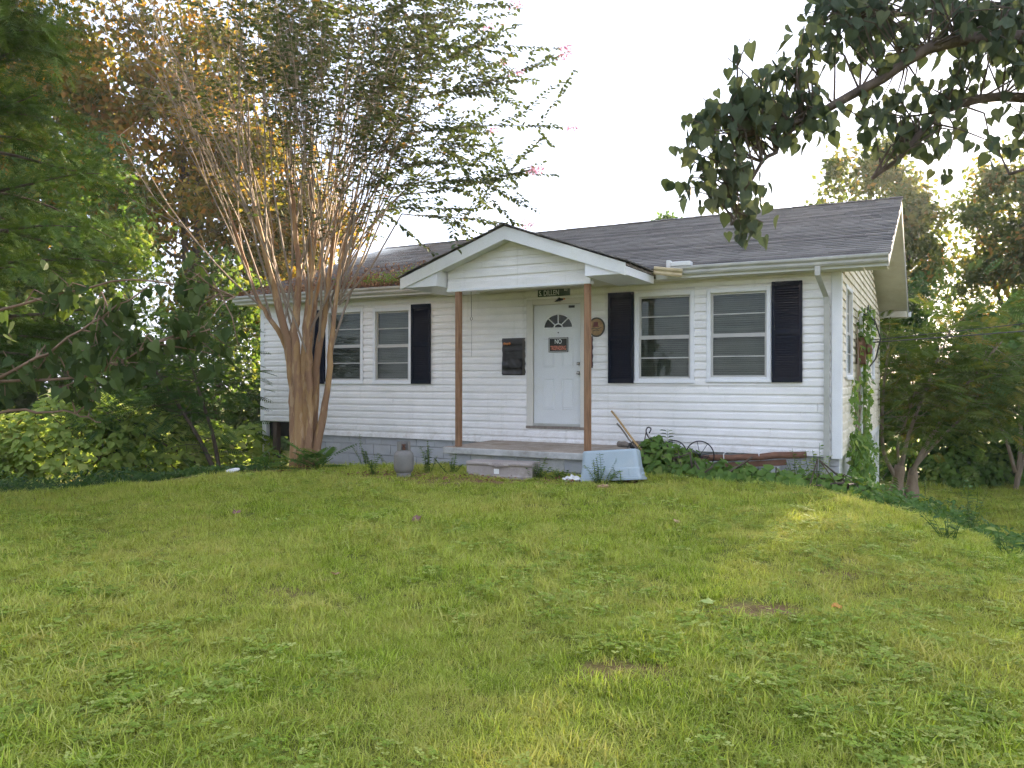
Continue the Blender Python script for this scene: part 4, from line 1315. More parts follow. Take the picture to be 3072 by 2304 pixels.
# ------------------------------------------------------------------ cedar on the left
def cedar():
    g = np.random.default_rng(4)
    bx, by = -6.6, 9.3
    base = np.array([bx, by, float(terrain(bx, by))])
    root = empty('cedar_tree', base, 0, 'tall dark green cedar with scaly sprays at the lawn edge', 'tree')
    T = MB(); T.tube([(0, 0, -.1), (.05, 0, 2), (0, .05, 5), (0, 0, 9.5)], [.24, .19, .12, .02], 9); T.build('trunk', MAT['brown_bark'], root, smooth=True)
    # spray template: an axis with thin side needles
    V, F = [], []
    for i in range(9):
        x = i / 9
        for sg in (1, -1):
            k = len(V); L = .34 * (1 - .6 * x); w = .035
            V += [(x - w, 0, 0), (x + w, 0, 0), (x + L * .75, sg * L, .04 * (-1) ** i)]
            F.append((k, k + 1, k + 2))
    k = len(V); V += [(0, .03, 0), (0, -.03, 0), (1.1, 0, -.02)]; F.append((k, k + 1, k + 2))
    V, F = np.array(V), np.array(F)
    L_ = MB(); pos, tan, nor, rn = [], [], [], []
    for i in range(120):
        z = 1.3 + 8.0 * (i / 120) + g.uniform(-.1, .1)
        az = i * 2.4 + g.uniform(-.3, .3)
        ln = (2.75 - .24 * z) * g.uniform(.7, 1.12)
        if z < 2.0: ln *= .8
        d = np.array([math.cos(az), math.sin(az), .25])
        W = wander((0, 0, z), d, ln, 9, up=-.35, jit=.06, g=g)
        L_.tube(W, np.linspace(.028, .004, 10), 4, cap=False)
        tone = g.uniform(.15, .6)
        for j in range(2, 10):
            n = 27 if j > 4 else 14
            q = W[j] + g.normal(size=(n, 3)) * np.array([.16, .16, .11])
            dd = unit(W[j] - W[j - 1])
            pos.append(q); tan.append(dd * .9 + rvec(n, g) * .65 + np.array([0, 0, -.05])); nor.append(rvec(n, g) * .6 + np.array([0, 0, 1]))
            rn.append(np.clip(g.normal(tone, .15, n) + .04 * j, 0, 1))
    L_.build('limbs', MAT['dark_bark'], root)
    pos, tan, nor, rn = map(np.concatenate, (pos, tan, nor, rn))
    VV, FF, r = scatter(V, F, pos, tan, nor, g.uniform(.13, .26, len(pos)), rn)
    link('crown', nmesh('crown', VV, FF, r), MAT['cedar'], root)['kind'] = 'stuff'
    print('cedar', len(pos))
cedar()

# ------------------------------------------------------------------ background trees
def tz(x, y, d=0): return (x, y, float(terrain(x, y)) - d)
gl = 'trees beyond the left end of the house'
blob_tree('backlit_tree', tz(-15.0, 24.5), 16, (-15.0, 24.5, 9.8), (3.9, 3.2, 6.8), 80, 200, .23, 'gold_leaf', 'tall golden backlit tree rising behind the cedar', seed=41, clump_r=1.0, group=gl, trunk_r=.25)
blob_tree('backlit_tree', tz(-10.4, 26), 15, (-10.4, 26, 9.3), (3.3, 3.0, 6.2), 75, 200, .22, 'gold_leaf', 'golden leaved tree between the cedar and the crape myrtle', seed=42, clump_r=1.0, group=gl, trunk_r=.24)
blob_tree('leafy_tree', tz(-8.3, 28.5), 12, (-8.3, 28.5, 6.8), (2.4, 2.4, 4.4), 52, 190, .22, 'gold_leaf', 'shorter yellow green tree showing behind the crape myrtle trunk', seed=43, clump_r=.9, group=gl, trunk_r=.2)
blob_tree('leafy_tree', tz(-18.5, 27), 16, (-18.5, 27, 9.0), (4.2, 3.4, 6.5), 75, 180, .26, 'green_leaf', 'broad green tree at the far left behind the cedar', seed=44, clump_r=1.15, group=gl, trunk_r=.28)
blob_tree('leafy_tree', tz(-12.0, 21.0), 8, (-11.8, 21.0, 4.5), (2.4, 2.0, 3.6), 46, 160, .20, 'green_leaf', 'low green tree above the sunlit kudzu bank', seed=45, clump_r=.85, group=gl, trunk_r=.16)
blob_tree('leafy_tree', tz(-9.0, 24.0), 6, (-8.8, 24.0, 2.8), (1.9, 1.6, 2.6), 26, 150, .18, 'green_leaf', 'small bushy tree beside the left eave of the house', seed=46, clump_r=.75, group=gl, trunk_r=.12)
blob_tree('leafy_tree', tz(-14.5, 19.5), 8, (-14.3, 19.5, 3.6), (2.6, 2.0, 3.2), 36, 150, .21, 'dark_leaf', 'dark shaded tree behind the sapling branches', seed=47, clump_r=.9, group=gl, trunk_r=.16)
# feathery tree close to the left corner of the house
def feather_tree(name, base, label, stems, n, size, mat, seed, bark='dark_bark', spread=.5, tmpl=BIPIN, group=None):
    g = np.random.default_rng(seed); base = np.array(base, dtype=float)
    root = empty(name, base, 0, label, 'tree', group)
    pos, tan, nor, rn = [], [], [], []
    tw = MB()
    for (P, r) in stems:
        P = np.array(P, dtype=float); q = np.linspace(0, len(P) - 1, 14); P = np.stack([np.interp(q, np.arange(len(P)), P[:, k]) for k in range(3)], 1)
        for _ in range(2): P[1:-1] = (P[:-2] + 2 * P[1:-1] + P[2:]) / 4
        m = MB(); m.tube(P, np.linspace(r, r * .25, 14), 7); m.build('stem', MAT[bark], root, smooth=True)
        for j in range(max(1, n // len(stems))):
            k = g.integers(7, 14) if g.random() < .85 else g.integers(4, 14)
            d = unit(g.normal(size=3) * np.array([1, 1, .35]) + unit(P[k] - P[k - 1]) * .4)
            L = g.uniform(.2, 1.0) * spread * 2
            W = wander(P[k], d, L, 4, up=-.2, jit=.1, g=g)
            if j % 9 == 0: tw.tube(W, np.linspace(.010, .003, 5), 3, cap=False)
            pos.append(W[-1]); tan.append(d + np.array([0, 0, -.35])); nor.append(np.array([0, 0, 1]) + g.normal(size=3) * .3); rn.append(np.clip(g.normal(.45, .22), 0, 1))
    if tw.n: tw.build('twigs', MAT[bark], root)
    pos, tan, nor, rn = map(np.array, (pos, tan, nor, rn))
    V, F, r = scatter(*tmpl, pos, tan, nor, size * g.uniform(.7, 1.3, len(pos)), rn)
    link('crown', nmesh('crown', V, F, r), MAT[mat], root)['kind'] = 'stuff'
    return root
b = tz(-5.35, 14.6)
feather_tree('mimosa_shrub', b, 'dark feathery mimosa leaning away from the left corner of the house',
    [([(0, 0, -.1), (-.4, 0, .8), (-.95, .1, 1.6), (-1.5, .1, 2.4)], .05), ([(0, 0, -.1), (-.2, .1, .9), (-.55, .2, 1.8), (-.8, .3, 2.7)], .045), ([(0, 0, 0), (-.7, 0, .55), (-1.6, 0, 1.0), (-2.3, 0, 1.4)], .035)], 800, .34, 'dark_leaf', 51, spread=.6, tmpl=PINN)

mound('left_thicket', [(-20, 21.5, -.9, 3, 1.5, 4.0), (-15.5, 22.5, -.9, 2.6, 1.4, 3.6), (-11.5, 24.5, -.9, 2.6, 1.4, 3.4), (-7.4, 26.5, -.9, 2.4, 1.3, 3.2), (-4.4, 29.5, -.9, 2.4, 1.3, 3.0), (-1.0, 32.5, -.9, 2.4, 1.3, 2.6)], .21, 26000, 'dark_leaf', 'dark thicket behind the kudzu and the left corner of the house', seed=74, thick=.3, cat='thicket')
# right side
gr = 'trees beyond the far lawn'
blob_tree('tall_tree', tz(15.2, 33), 15, (15.0, 33, 6.8), (2.7, 3.0, 4.8), 75, 180, .25, 'olive_leaf', 'tall autumn tinted tree behind the gable end of the house', seed=61, clump_r=.95, group=gr, trunk_r=.25, fill=.2)
blob_tree('tall_tree', tz(22.3, 34), 15, (22.2, 34, 7.0), (3.4, 3.0, 5.6), 85, 200, .26, 'olive_leaf', 'rust and green tree at the right edge beyond the lawn', seed=62, clump_r=1.0, group=gr, trunk_r=.26, fill=.2)
blob_tree('tall_tree', tz(27.5, 36), 14, (27.5, 36, 6.5), (3.8, 3, 5.4), 60, 180, .28, 'green_leaf', 'green tree partly outside the right edge of the picture', seed=63, clump_r=1.1, group=gr, trunk_r=.26, fill=.2)
blob_tree('distant_tree', tz(6.0, 31), 8, (6.0, 31, 7.0), (.75, .8, .95), 22, 110, .15, 'green_leaf', 'small round treetop peeking over the roof ridge', seed=64, clump_r=.36, trunk_r=.14)
blob_tree('distant_tree', tz(7.9, 31), 8, (7.9, 31, 6.9), (.95, .8, .95), 22, 110, .15, 'green_leaf', 'treetop over the ridge half hidden by hanging leaves', seed=65, clump_r=.4, trunk_r=.14)
blob_tree('understory_tree', tz(14.4, 28.5), 7, (14.2, 28.5, 2.6), (2.0, 1.6, 2.6), 30, 130, .20, 'dark_leaf', 'dark understory tree just beyond the back corner of the house', seed=66, clump_r=.8, group=gr, trunk_r=.12)
mound('vine_covered_bank', [(14.6, 28.2, -2.2, 2.2, 1.5, 4.2), (17.4, 28.0, -2.2, 2.4, 1.5, 6.6), (20.4, 28.2, -2.2, 2.6, 1.5, 6.2), (24.0, 28.4, -2.2, 3.0, 1.6, 5.6), (28.0, 28.6, -2.2, 3.0, 1.6, 5.2)], .22, 26000, 'dark_leaf', 'dark bank of tangled vines and shrubs along the far lawn', seed=71, thick=.3, cat='thicket')
mound('vine_canopy', [(17.8, 26.6, 1.4, 2.3, 1.2, 3.0), (20.8, 26.7, 1.2, 2.3, 1.2, 2.9), (15.8, 26.6, .8, 1.5, 1.0, 2.3), (23.6, 26.8, .8, 2.2, 1.2, 2.8)], .20, 11000, 'vine_leaf', 'fresh green vine mat draped over the top of the thicket', seed=72, thick=.25, cat='vines', stems=False)
mound('low_shrubs', [(15.0, 26.4, -2.1, 1.4, .9, 1.3), (17.2, 26.6, -2.1, 1.6, .9, 1.6), (19.6, 26.4, -2.1, 1.5, .9, 1.2)], .18, 3600, 'vine_leaf', 'knee high shrubs at the foot of the far thicket', seed=73, thick=.4, cat='shrubs', stems=False)
# cut-back tree with stubby trunk beside the back corner
b = tz(9.9, 20.2)
feather_tree('pollarded_tree', b, 'cut back tree with knobby stump and thin leaning poles past the gable wall',
    [([(-.12, 0, 1.1), (-.45, 0, 1.7), (-.42, 0, 3.2), (-.25, 0, 4.6)], .06), ([(.05, 0, 1.3), (.25, 0, 2.2), (.8, 0, 3.6), (1.35, 0, 4.9)], .06), ([(.3, 0, 1.1), (.75, 0, 2.0), (1.7, 0, 3.4), (2.7, 0, 4.6)], .065), ([(.3, 0, 1.2), (1.1, 0, 2.1), (2.0, .2, 2.8), (2.6, .3, 4.0)], .045),
     ([(.0, 0, 1.2), (-.05, 0, 2.0), (.2, 0, 2.5), (.5, .1, 3.4)], .04)], 1150, .42, 'mimosa', 81, bark='grey_twig', spread=.9, tmpl=FROND)
st = bpy.data.objects['pollarded_tree']
m = MB()
for (P, r) in (([(-.15, 0, -.15), (-.12, 0, .3), (-.05, .0, .8), (.02, 0, 1.35)], [.26, .22, .20, .13]), ([(.28, .05, -.15), (.30, .05, .4), (.36, .05, .8), (.38, .05, 1.25)], [.24, .22, .20, .10]), ([(0, -.1, .1), (.12, -.16, .35), (.2, -.12, .6)], [.16, .15, .10])):
    P = np.array(P); q = np.linspace(0, len(P) - 1, 12); P = np.stack([np.interp(q, np.arange(len(P)), P[:, k]) for k in range(3)], 1)
    rr_ = np.interp(q, np.arange(len(r)), r) * .82 * (1 + .14 * np.sin(q * 5)); m.tube(P, rr_, 12)
m.build('stump', MAT['stump_bark'], st, smooth=True)
feather_tree('mimosa_tree', tz(15.8, 24.8), 'feathery olive mimosa hanging over the far lawn',
    [([(0, 0, -.1), (.2, 0, 1.5), (.0, -.2, 3.0), (-.8, -.4, 3.5)], .08), ([(0, 0, 0), (.4, 0, 1.6), (1.0, -.2, 3.2), (1.8, -.3, 3.7)], .07), ([(0, 0, .6), (-.5, -.2, 2.0), (-1.4, -.4, 3.0), (-2.2, -.5, 3.2)], .06), ([(.2, 0, 1.0), (1.2, -.2, 2.2), (2.4, -.4, 3.2), (3.4, -.4, 3.3)], .06), ([(.2, 0, 1.0), (1.6, .2, 2.8), (3.2, .2, 4.0), (4.6, 0, 3.8)], .06)], 1050, .42, 'mimosa', 82, bark='grey_twig', spread=1.1, tmpl=FROND)

# kudzu bank on the left
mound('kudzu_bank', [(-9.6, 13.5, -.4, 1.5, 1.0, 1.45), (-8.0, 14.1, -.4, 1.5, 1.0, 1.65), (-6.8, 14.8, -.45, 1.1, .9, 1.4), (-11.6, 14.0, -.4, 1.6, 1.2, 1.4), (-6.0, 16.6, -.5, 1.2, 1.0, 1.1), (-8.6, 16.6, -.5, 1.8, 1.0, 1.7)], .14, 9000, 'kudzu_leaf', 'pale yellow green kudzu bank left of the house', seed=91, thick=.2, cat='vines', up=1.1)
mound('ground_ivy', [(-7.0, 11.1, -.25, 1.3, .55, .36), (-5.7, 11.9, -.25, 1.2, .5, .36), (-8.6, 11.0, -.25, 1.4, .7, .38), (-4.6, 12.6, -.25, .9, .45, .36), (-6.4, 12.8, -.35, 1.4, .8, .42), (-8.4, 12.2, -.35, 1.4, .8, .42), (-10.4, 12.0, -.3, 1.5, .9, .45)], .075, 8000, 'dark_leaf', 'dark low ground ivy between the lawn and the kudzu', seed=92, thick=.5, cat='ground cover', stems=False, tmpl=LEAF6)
# vines heaped along the foundation at the right
def Hp(u, v): p = H(u, v); return p[0], p[1]
def hd(u, v, rx, ry, rz, dz=-.12): x, y = Hp(u, v); return (x, y, float(terrain(x, y)) + dz, rx, ry, rz)
mound('foundation_vine', [hd(1.95, -.75, .42, .32, .62), hd(2.35, -.95, .45, .32, .52), hd(2.8, -1.0, .5, .32, .40), hd(3.25, -1.15, .5, .34, .36), hd(3.7, -1.2, .5, .34, .33), hd(4.15, -1.2, .45, .36, .34), hd(4.6, -1.1, .5, .4, .36), hd(1.85, -.5, .3, .3, .62)], .115, 1900, 'vine_leaf', 'leafy green vine heaped against the foundation right of the porch', seed=93, thick=.42, cat='vine')
mound('slope_weeds', [hd(4.9, -.9, .4, .4, .35), hd(5.2, -.2, .45, .4, .42), hd(5.5, .6, .5, .5, .5), hd(5.2, -1.6, .5, .4, .30), hd(5.9, -1.0, .5, .5, .40), hd(5.9, 1.9, .5, .6, .7), hd(6.4, -2.2, .5, .5, .35), hd(6.6, -3.0, .5, .5, .35), hd(6.3, .4, .5, .5, .5), hd(5.6, 3.4, .5, .6, .6)], .085, 5200, 'weed', 'bright weeds spilling over the slope below the gable wall', seed=94, thick=.55, cat='weeds', tmpl=LEAF6, stems=False)

# ivy climbing the side wall and the meter mast
def ivy():
    g = np.random.default_rng(95)
    b = H(UR + .06, 2.4); b[2] = float(terrain(b[0], b[1]))
    root = empty('wall_ivy', b, -TH, 'ivy climbing the side wall around the meter mast', 'ivy')
    pos, nor = [], []
    def col(v, z0, z1, w, n, out=.12):
        z = g.uniform(z0, z1, n); vv = v + g.normal(0, w, n)
        pos.append(np.stack([g.uniform(.0, out, n), vv - 2.4, z - b[2]], 1))
    col(2.6, -.9, 2.3, .22, 330, .16); col(2.5, 1.0, 2.3, .14, 120, .2); col(1.3, -.6, .6, .45, 650, .2); col(4.4, -1.2, .3, .4, 300, .15); col(3.2, -1.0, 1.0, .4, 260, .12); col(1.3, .5, 1.5, .25, 70, .08); col(2.6, 2.1, 2.75, .2, 160, .25)
    pos = np.concatenate(pos); n = len(pos)
    nor = np.array([1.0, -.35, .35]) + g.normal(size=(n, 3)) * .45
    tan = np.array([.1, 0, -1.0]) + g.normal(size=(n, 3)) * .45
    V, F, r = scatter(*LOBED, pos, tan, nor, g.uniform(.06, .13, n), np.clip(g.normal(.4, .25, n), 0, 1))
    link('foliage', nmesh('foliage', V, F, r), MAT['vine_leaf'], root)['kind'] = 'stuff'
    s = MB()
    for i in range(26):
        v = g.normal(.2, .45); zb = -1.0; zt = g.uniform(.3, 2.4)
        s.tube(np.stack([np.full(8, .03) + g.normal(0, .015, 8), v + np.cumsum(g.normal(0, .05, 8)), np.linspace(zb, zt, 8) - b[2]], 1), .008, 4)
    s.build('stems', MAT['grey_twig'], root)
ivy()

# ------------------------------------------------------------------ small plants by the house
def weed(name, x, y, h, n, label, seed, leaf=.05, mat='weed', pairs=True, spread=.3, tmpl=LEAF6, group=None, z=None):
    g = np.random.default_rng(seed)
    base = np.array([x, y, float(terrain(x, y)) if z is None else z])
    root = empty(name, base, 0, label, 'plant', group)
    st = MB(); pos, tan, nor, rn = [], [], [], []
    for i in range(n):
        d = np.array([g.normal() * spread, g.normal() * spread, 1])
        W = wander((g.normal() * .03, g.normal() * .03, -.02), d, h * g.uniform(.6, 1.05), 8, up=.1, jit=.06, g=g)
        st.tube(W, np.linspace(.006, .002, 9), 4)
        nl = max(4, int(h / (leaf * .75)))
        for j in range(nl):
            s = (.2 + .8 * j / nl) * 8; k = min(int(s), 7); q = W[k] + (W[k + 1] - W[k]) * (s - k)
            az = g.uniform(0, 6.28) if not pairs else (j % 2) * math.pi + i
            for a in ((az, az + math.pi) if pairs else (az,)):
                o = np.array([math.cos(a), math.sin(a), .25])
                pos.append(q); tan.append(o); nor.append(np.array([0, 0, 1]) - o * .25 + g.normal(size=3) * .2); rn.append(g.random())
    st.build('stem', MAT['weed'], root)
    V, F, r = scatter(*tmpl, np.array(pos), np.array(tan), np.array(nor), leaf * g.uniform(.7, 1.25, len(pos)), np.array(rn))
    link('leaves', nmesh('leaves', V, F, r), MAT[mat], root)['kind'] = 'stuff'
    return root
gw = 'weeds along the foundation and porch'
x, y = Hp(-3.6, -.5); weed('climbing_weed', x, y, .85, 6, 'thin wiry weed climbing the foundation right of the crape myrtle', 101, .05, spread=.3, group=gw)
x, y = Hp(-3.0, -.55); weed('climbing_weed', x, y, .65, 5, 'low wiry weed on the grey blocks below the left windows', 102, .05, spread=.35, group=gw)
weed('upright_weed', -1.98, 11.35, .40, 7, 'bushy weed just left of the propane tank', 103, .05, spread=.35, group=gw)
weed('upright_weed', -1.22, 11.4, .52, 7, 'slender upright weed beside the right of the propane tank', 104, .05, spread=.22, group=gw)
weed('upright_weed', -.90, 11.5, .34, 6, 'short weed at the left front corner of the porch', 105, .05, spread=.3, group=gw)
weed('fern_weed', .36, 11.0, .36, 8, 'fern like weed at the right end of the concrete step', 106, .06, spread=.5, group=gw)
weed('fern_weed', .66, 10.85, .24, 9, 'spreading weed between the step and the blue tub', 107, .06, spread=.7, group=gw)
weed('leafy_weed', 1.12, 10.30, .44, 9, 'small leaved weed growing against the front of the blue tub', 108, .05, spread=.28, group=gw)
weed('leafy_weed', 1.38, 10.36, .26, 6, 'yellow green weed low on the blue tub', 109, .06, mat='vine_leaf', spread=.4, group=gw)
x, y = Hp(1.98, -.45); weed('paired_leaf_sapling', x, y, .92, 1, 'single upright stem with neat paired leaves right of the porch', 110, .11, mat='dark_leaf', spread=.05)
x, y = Hp(1.72, -.35); weed('dark_bush', x, y, .52, 12, 'dark leafy bush beside the porch slab end', 111, .075, mat='dark_leaf', spread=.45, pairs=False)
x, y = Hp(3.9, -.35); weed('upright_weed', x, y, .46, 6, 'yellow green weed before the pipes near the downspout', 112, .07, mat='vine_leaf', spread=.35, pairs=False, group=gw)
x, y = Hp(4.15, -.5); weed('upright_weed', x, y, .62, 8, 'tall weed at the foot of the downspout', 113, .08, mat='vine_leaf', spread=.3, pairs=False, group=gw)
weed('edge_weed', 4.05, 7.3, .34, 10, 'weed clump on the brow of the slope at the right', 114, .07, spread=.5, pairs=False)
weed('edge_weed', 4.35, 6.9, .30, 9, 'light green weed at the right picture edge', 115, .09, mat='vine_leaf', spread=.6, pairs=False)
weed('slope_sapling', 5.35, 9.2, .75, 6, 'thin sapling clump on the slope in front of the far lawn', 116, .07, spread=.3, pairs=False)
# pinnate weeds at the tree base
def sumac(x, y, n, size, label, seed):
    g = np.random.default_rng(seed); base = np.array(tz(x, y)); root = empty('sumac_sprout', base, 0, label, 'plant')
    az = g.uniform(0, 6.28, n); el = g.uniform(.15, .9, n)
    tan = np.stack([np.cos(az), np.sin(az), el], 1); pos = np.stack([g.normal(0, .12, n), g.normal(0, .1, n), g.uniform(.02, .22, n)], 1)
    V, F, r = scatter(*PINN, pos, tan, np.tile([0, 0, 1.0], (n, 1)) + g.normal(size=(n, 3)) * .15, size * g.uniform(.7, 1.2, n), g.random(n))
    s = MB()
    for p in pos: s.tube([(0, 0, -.03), p * np.array([.5, .5, .6]), p], .006, 4)
    s.build('stem', MAT['weed'], root); link('leaves', nmesh('leaves', V, F, r), MAT['weed'], root)['kind'] = 'stuff'
sumac(-2.95, 11.95, 16, .48, 'sumac sprout with toothed feather leaves at the crape myrtle base', 121)
sumac(-3.75, 12.0, 10, .36, 'small sumac sprout at the left foot of the crape myrtle', 122)

# dead trailing leaves against the trunk
def litter_patch(name, pts, n, size, mat, label, seed, cat='leaf litter'):
    g = np.random.default_rng(seed); pts = np.array(pts); pk = g.integers(0, len(pts), n)
    xy = pts[pk, :2] + g.normal(size=(n, 2)) * pts[pk, 2:4]
    pos = np.stack([xy[:, 0], xy[:, 1], terrain(xy[:, 0], xy[:, 1]) + g.uniform(.01, .05, n)], 1)
    V, F, r = scatter(*LEAF6, pos, rvec(n, g) * np.array([1, 1, .3]), np.tile([0, 0, 1.0], (n, 1)) + g.normal(size=(n, 3)) * .5, size * g.uniform(.6, 1.4, n), g.random(n))
    return tag(link(name, nmesh(name, V, F, r), MAT[mat]), label, cat, kind='stuff')
litter_patch('leaf_litter', [(-3.2, 12.0, .45, .2), (-.6, 10.9, .5, .15), (-2.0, 11.4, .5, .12), (1.0, 10.6, .4, .12)], 520, .045, 'dry_leaf', 'brown leaf litter on the soil by the step and tree base', 131)
# leaves lying on the roof under the tree
def roof_litter():
    g = np.random.default_rng(132); n = 6500
    u = np.clip(g.normal(-4.0, 1.6, n), -7.0, -2.0); s = np.abs(g.normal(0, .75, n)); s = np.where(g.random(n) < .25, g.uniform(0, 2.6, n), s)
    P = np.array([fmain(a, b, .012 + random.random() * .05 * math.exp(-b * 2)) for a, b in zip(u, s)])
    W = np.array([H(p[0], p[1], p[2]) for p in P])
    V, F, r = scatter(*LEAF6, W, rvec(n, g), np.array([sT * -SL, -cT * SL, 1.0]) + g.normal(size=(n, 3)) * .35, g.uniform(.04, .085, n), g.random(n))
    tag(link('roof_leaf_litter', nmesh('roof_leaf_litter', V, F, r), MAT['dry_leaf']), 'red brown leaf litter piled on the roof above the left gutter', 'leaf litter', kind='stuff')
    n = 750
    u = np.concatenate([g.normal(-3.0, .35, n // 2), g.normal(-2.5, .25, n // 4), g.normal(-3.6, .5, n - n // 2 - n // 4)]); s = np.abs(np.concatenate([g.normal(.55, .5, n // 2), g.normal(1.6, .4, n // 4), g.normal(.3, .3, n - n // 2 - n // 4)]))
    P = np.array([fmain(min(a, -2.25), b, .02 + .16 * random.random()) for a, b in zip(u, s)]); W = np.array([H(*p) for p in P])
    V, F, r = scatter(*LEAF6, W, rvec(n, g), rvec(n, g) + np.array([0, 0, 1]), g.uniform(.03, .07, n), g.random(n))
    tag(link('roof_seedlings', nmesh('roof_seedlings', V, F, r), MAT['vine_leaf']), 'patch of small green seedlings sprouting on the roof beside the porch gable', 'plants', kind='stuff')
roof_litter()

# ------------------------------------------------------------------ things around the house
def hempty(name, u, v, z, rz, label, cat, group=None):
    p = H(u, v, z); return empty(name, p, -TH + rz, label, cat, group)
def text(body, size, mat, parent, loc, rot=(R(90), 0, 0), sx=1.0, align='CENTER', ext=.001, name='lettering'):
    c = bpy.data.curves.new(name, 'FONT'); c.body = body; c.size = size; c.align_x = align; c.align_y = 'CENTER'; c.extrude = ext; c.offset = size * .012
    tmp = bpy.data.objects.new(name, c); COL.objects.link(tmp)
    dg = bpy.context.evaluated_depsgraph_get(); me = bpy.data.meshes.new_from_object(tmp.evaluated_get(dg)); bpy.data.objects.remove(tmp)
    me.materials.clear(); me.materials.append(MAT[mat])
    o = bpy.data.objects.new(name, me); COL.objects.link(o); o.parent = parent; o.location = loc; o.rotation_euler = rot; o.scale = (sx, 1, 1); return o
# street name sign
s = hempty('street_name_sign', -.045, -.03, 2.962, 0, 'green street name sign mounted above the front door', 'sign'); s.rotation_euler[1] = R(-.5)
p = MB(); p.bbox(-.30, .30, -.006, .006, -.062, .062, .003); p.build('plate', MAT['signgreen'], s)
text('S. DILLEN', .125, 'letter', s, (-.085, -.008, -.006), sx=.72); text('RD', .05, 'letter', s, (.225, -.008, .03), sx=.9)
# no trespassing sign
s = hempty('no_trespassing_sign', .028, -.002, 2.077, 0, 'black no trespassing sign with red letters on the front door', 'sign')
p = MB(); p.bbox(-.182, .182, -.006, .006, -.124, .124, .003); p.build('plate', MAT['signblack'], s)
p = MB()
for (a, b, c, d) in ((-.168, .168, .106, .112), (-.168, .168, -.112, -.106), (-.168, -.162, -.106, .106), (.162, .168, -.106, .106)): p.box(a, b, -.0078, -.0062, c, d)
p.build('border', MAT['letter'], s)
text('NO', .105, 'letter', s, (0, -.0085, .052), sx=.8); text('TRESPASSING', .098, 'redletter', s, (0, -.0085, -.055), sx=.49)
# bird ornament above the door
s = hempty('bird_ornament', .085, -.06, 2.83, 0, 'small dark metal bird ornament over the door frame', 'ornament')
p = MB()
bm = bmesh.new(); bmesh.ops.create_icosphere(bm, subdivisions=2, radius=1)
for v in bm.verts:
    x = v.co.x; v.co = (v.co.x * .075, v.co.y * .022, v.co.z * .026 * (1 - .45 * abs(x)) + .01 * x)
p.bm(bm); p.build('body', MAT['iron'], s, smooth=True)
for sg in (1, -1):
    p = MB(); p.add([(.02, 0, .01), (-.03, sg * .02, .02), (-.09, sg * .04, .055 if sg > 0 else -.035), (-.02, sg * .03, .045 if sg > 0 else -.03), (.0, sg * .012, .012)], np.array([(0, 1, 4), (1, 2, 3), (1, 3, 4)])); p.build('wing', MAT['iron'], s)
p = MB(); p.add([(-.06, -.01, .0), (-.13, -.025, -.03), (-.12, .02, -.015), (-.06, .01, .008)], np.array([(0, 1, 2, 3)])); p.build('tail', MAT['iron'], s)
p = MB(); p.lathe([(0, -.016), (.014, -.01), (.017, 0), (.012, .012), (0, .016)], 10, (.075, 0, .012)); p.tube([(.085, 0, .012), (.11, 0, .008)], [.006, .001], 5); p.tube([(-.0, 0, -.02), (0, .03, -.03)], .004, 4); p.build('head', MAT['orange'], s, smooth=True)
# black hanging pouch on the wall left of the door
s = hempty('hanging_pouch', -.81, -.03, 1.565, 0, 'black vinyl wall pouch hanging left of the front door', 'wall pouch')
def crumple(x0, x1, z0, z1, y0, amp, seed, nx=14, nz=16, taper=0):
    g = np.random.default_rng(seed); X, Z = np.meshgrid(np.linspace(x0, x1, nx), np.linspace(z0, z1, nz), indexing='ij')
    ph = g.uniform(0, 6, 6)
    Y = y0 - amp * (.5 + .25 * np.sin(X * 31 + ph[0] + Z * 9) + .2 * np.sin(Z * 37 + ph[1]) + .15 * np.sin(X * 61 + Z * 43 + ph[2]))
    X = X + taper * np.sin(Z * 40 + ph[3]) * .3
    V = np.stack([X, Y, Z], -1).reshape(-1, 3)
    i, j = np.meshgrid(np.arange(nx - 1), np.arange(nz - 1), indexing='ij'); i, j = i.ravel(), j.ravel()
    F = np.stack([i * nz + j, (i + 1) * nz + j, (i + 1) * nz + j + 1, i * nz + j + 1], 1)
    Vb = V.copy(); Vb[:, 1] = y0 + .004
    m = MB(); m.add(V, F, .5); m.add(Vb, F[:, ::-1], .5)
    return m
crumple(-.225, .225, .0, .645, 0, .012, 1, taper=.02).build('backing', MAT['blackpanel'], s, smooth=True)
crumple(-.215, .17, .02, .28, -.022, .03, 2).build('pocket', MAT['blackpanel'], s, smooth=True)
crumple(-.09, .15, .12, .30, -.050, .012, 3).build('pocket', MAT['blackpanel'], s, smooth=True)
p = MB(); p.tube([(-.21, -.02, .42), (.16, -.022, .425)], .006, 5); p.tube([(-.21, -.02, .53), (.16, -.022, .53)], .006, 5); p.tube([(-.1, -.064, .30), (-.1, -.064, .12), (.15, -.064, .125)], .004, 4); p.build('seams', MAT['black'], s)
p = MB(); p.box(.175, .222, -.014, -.010, .005, .64); p.build('side_strip', MAT['plaque_rim'], s)
for i, (a, b) in enumerate(((-.165, .55), (-.115, .545), (-.07, .55))):
    p = MB(); bm = bmesh.new(); bmesh.ops.create_icosphere(bm, subdivisions=2, radius=.026)
    for v in bm.verts: v.co = (a + v.co.x, -.03 + v.co.y * .5, b + v.co.z * .9)
    p.bm(bm); p.build('trinket', MAT['orange'], s, smooth=True)
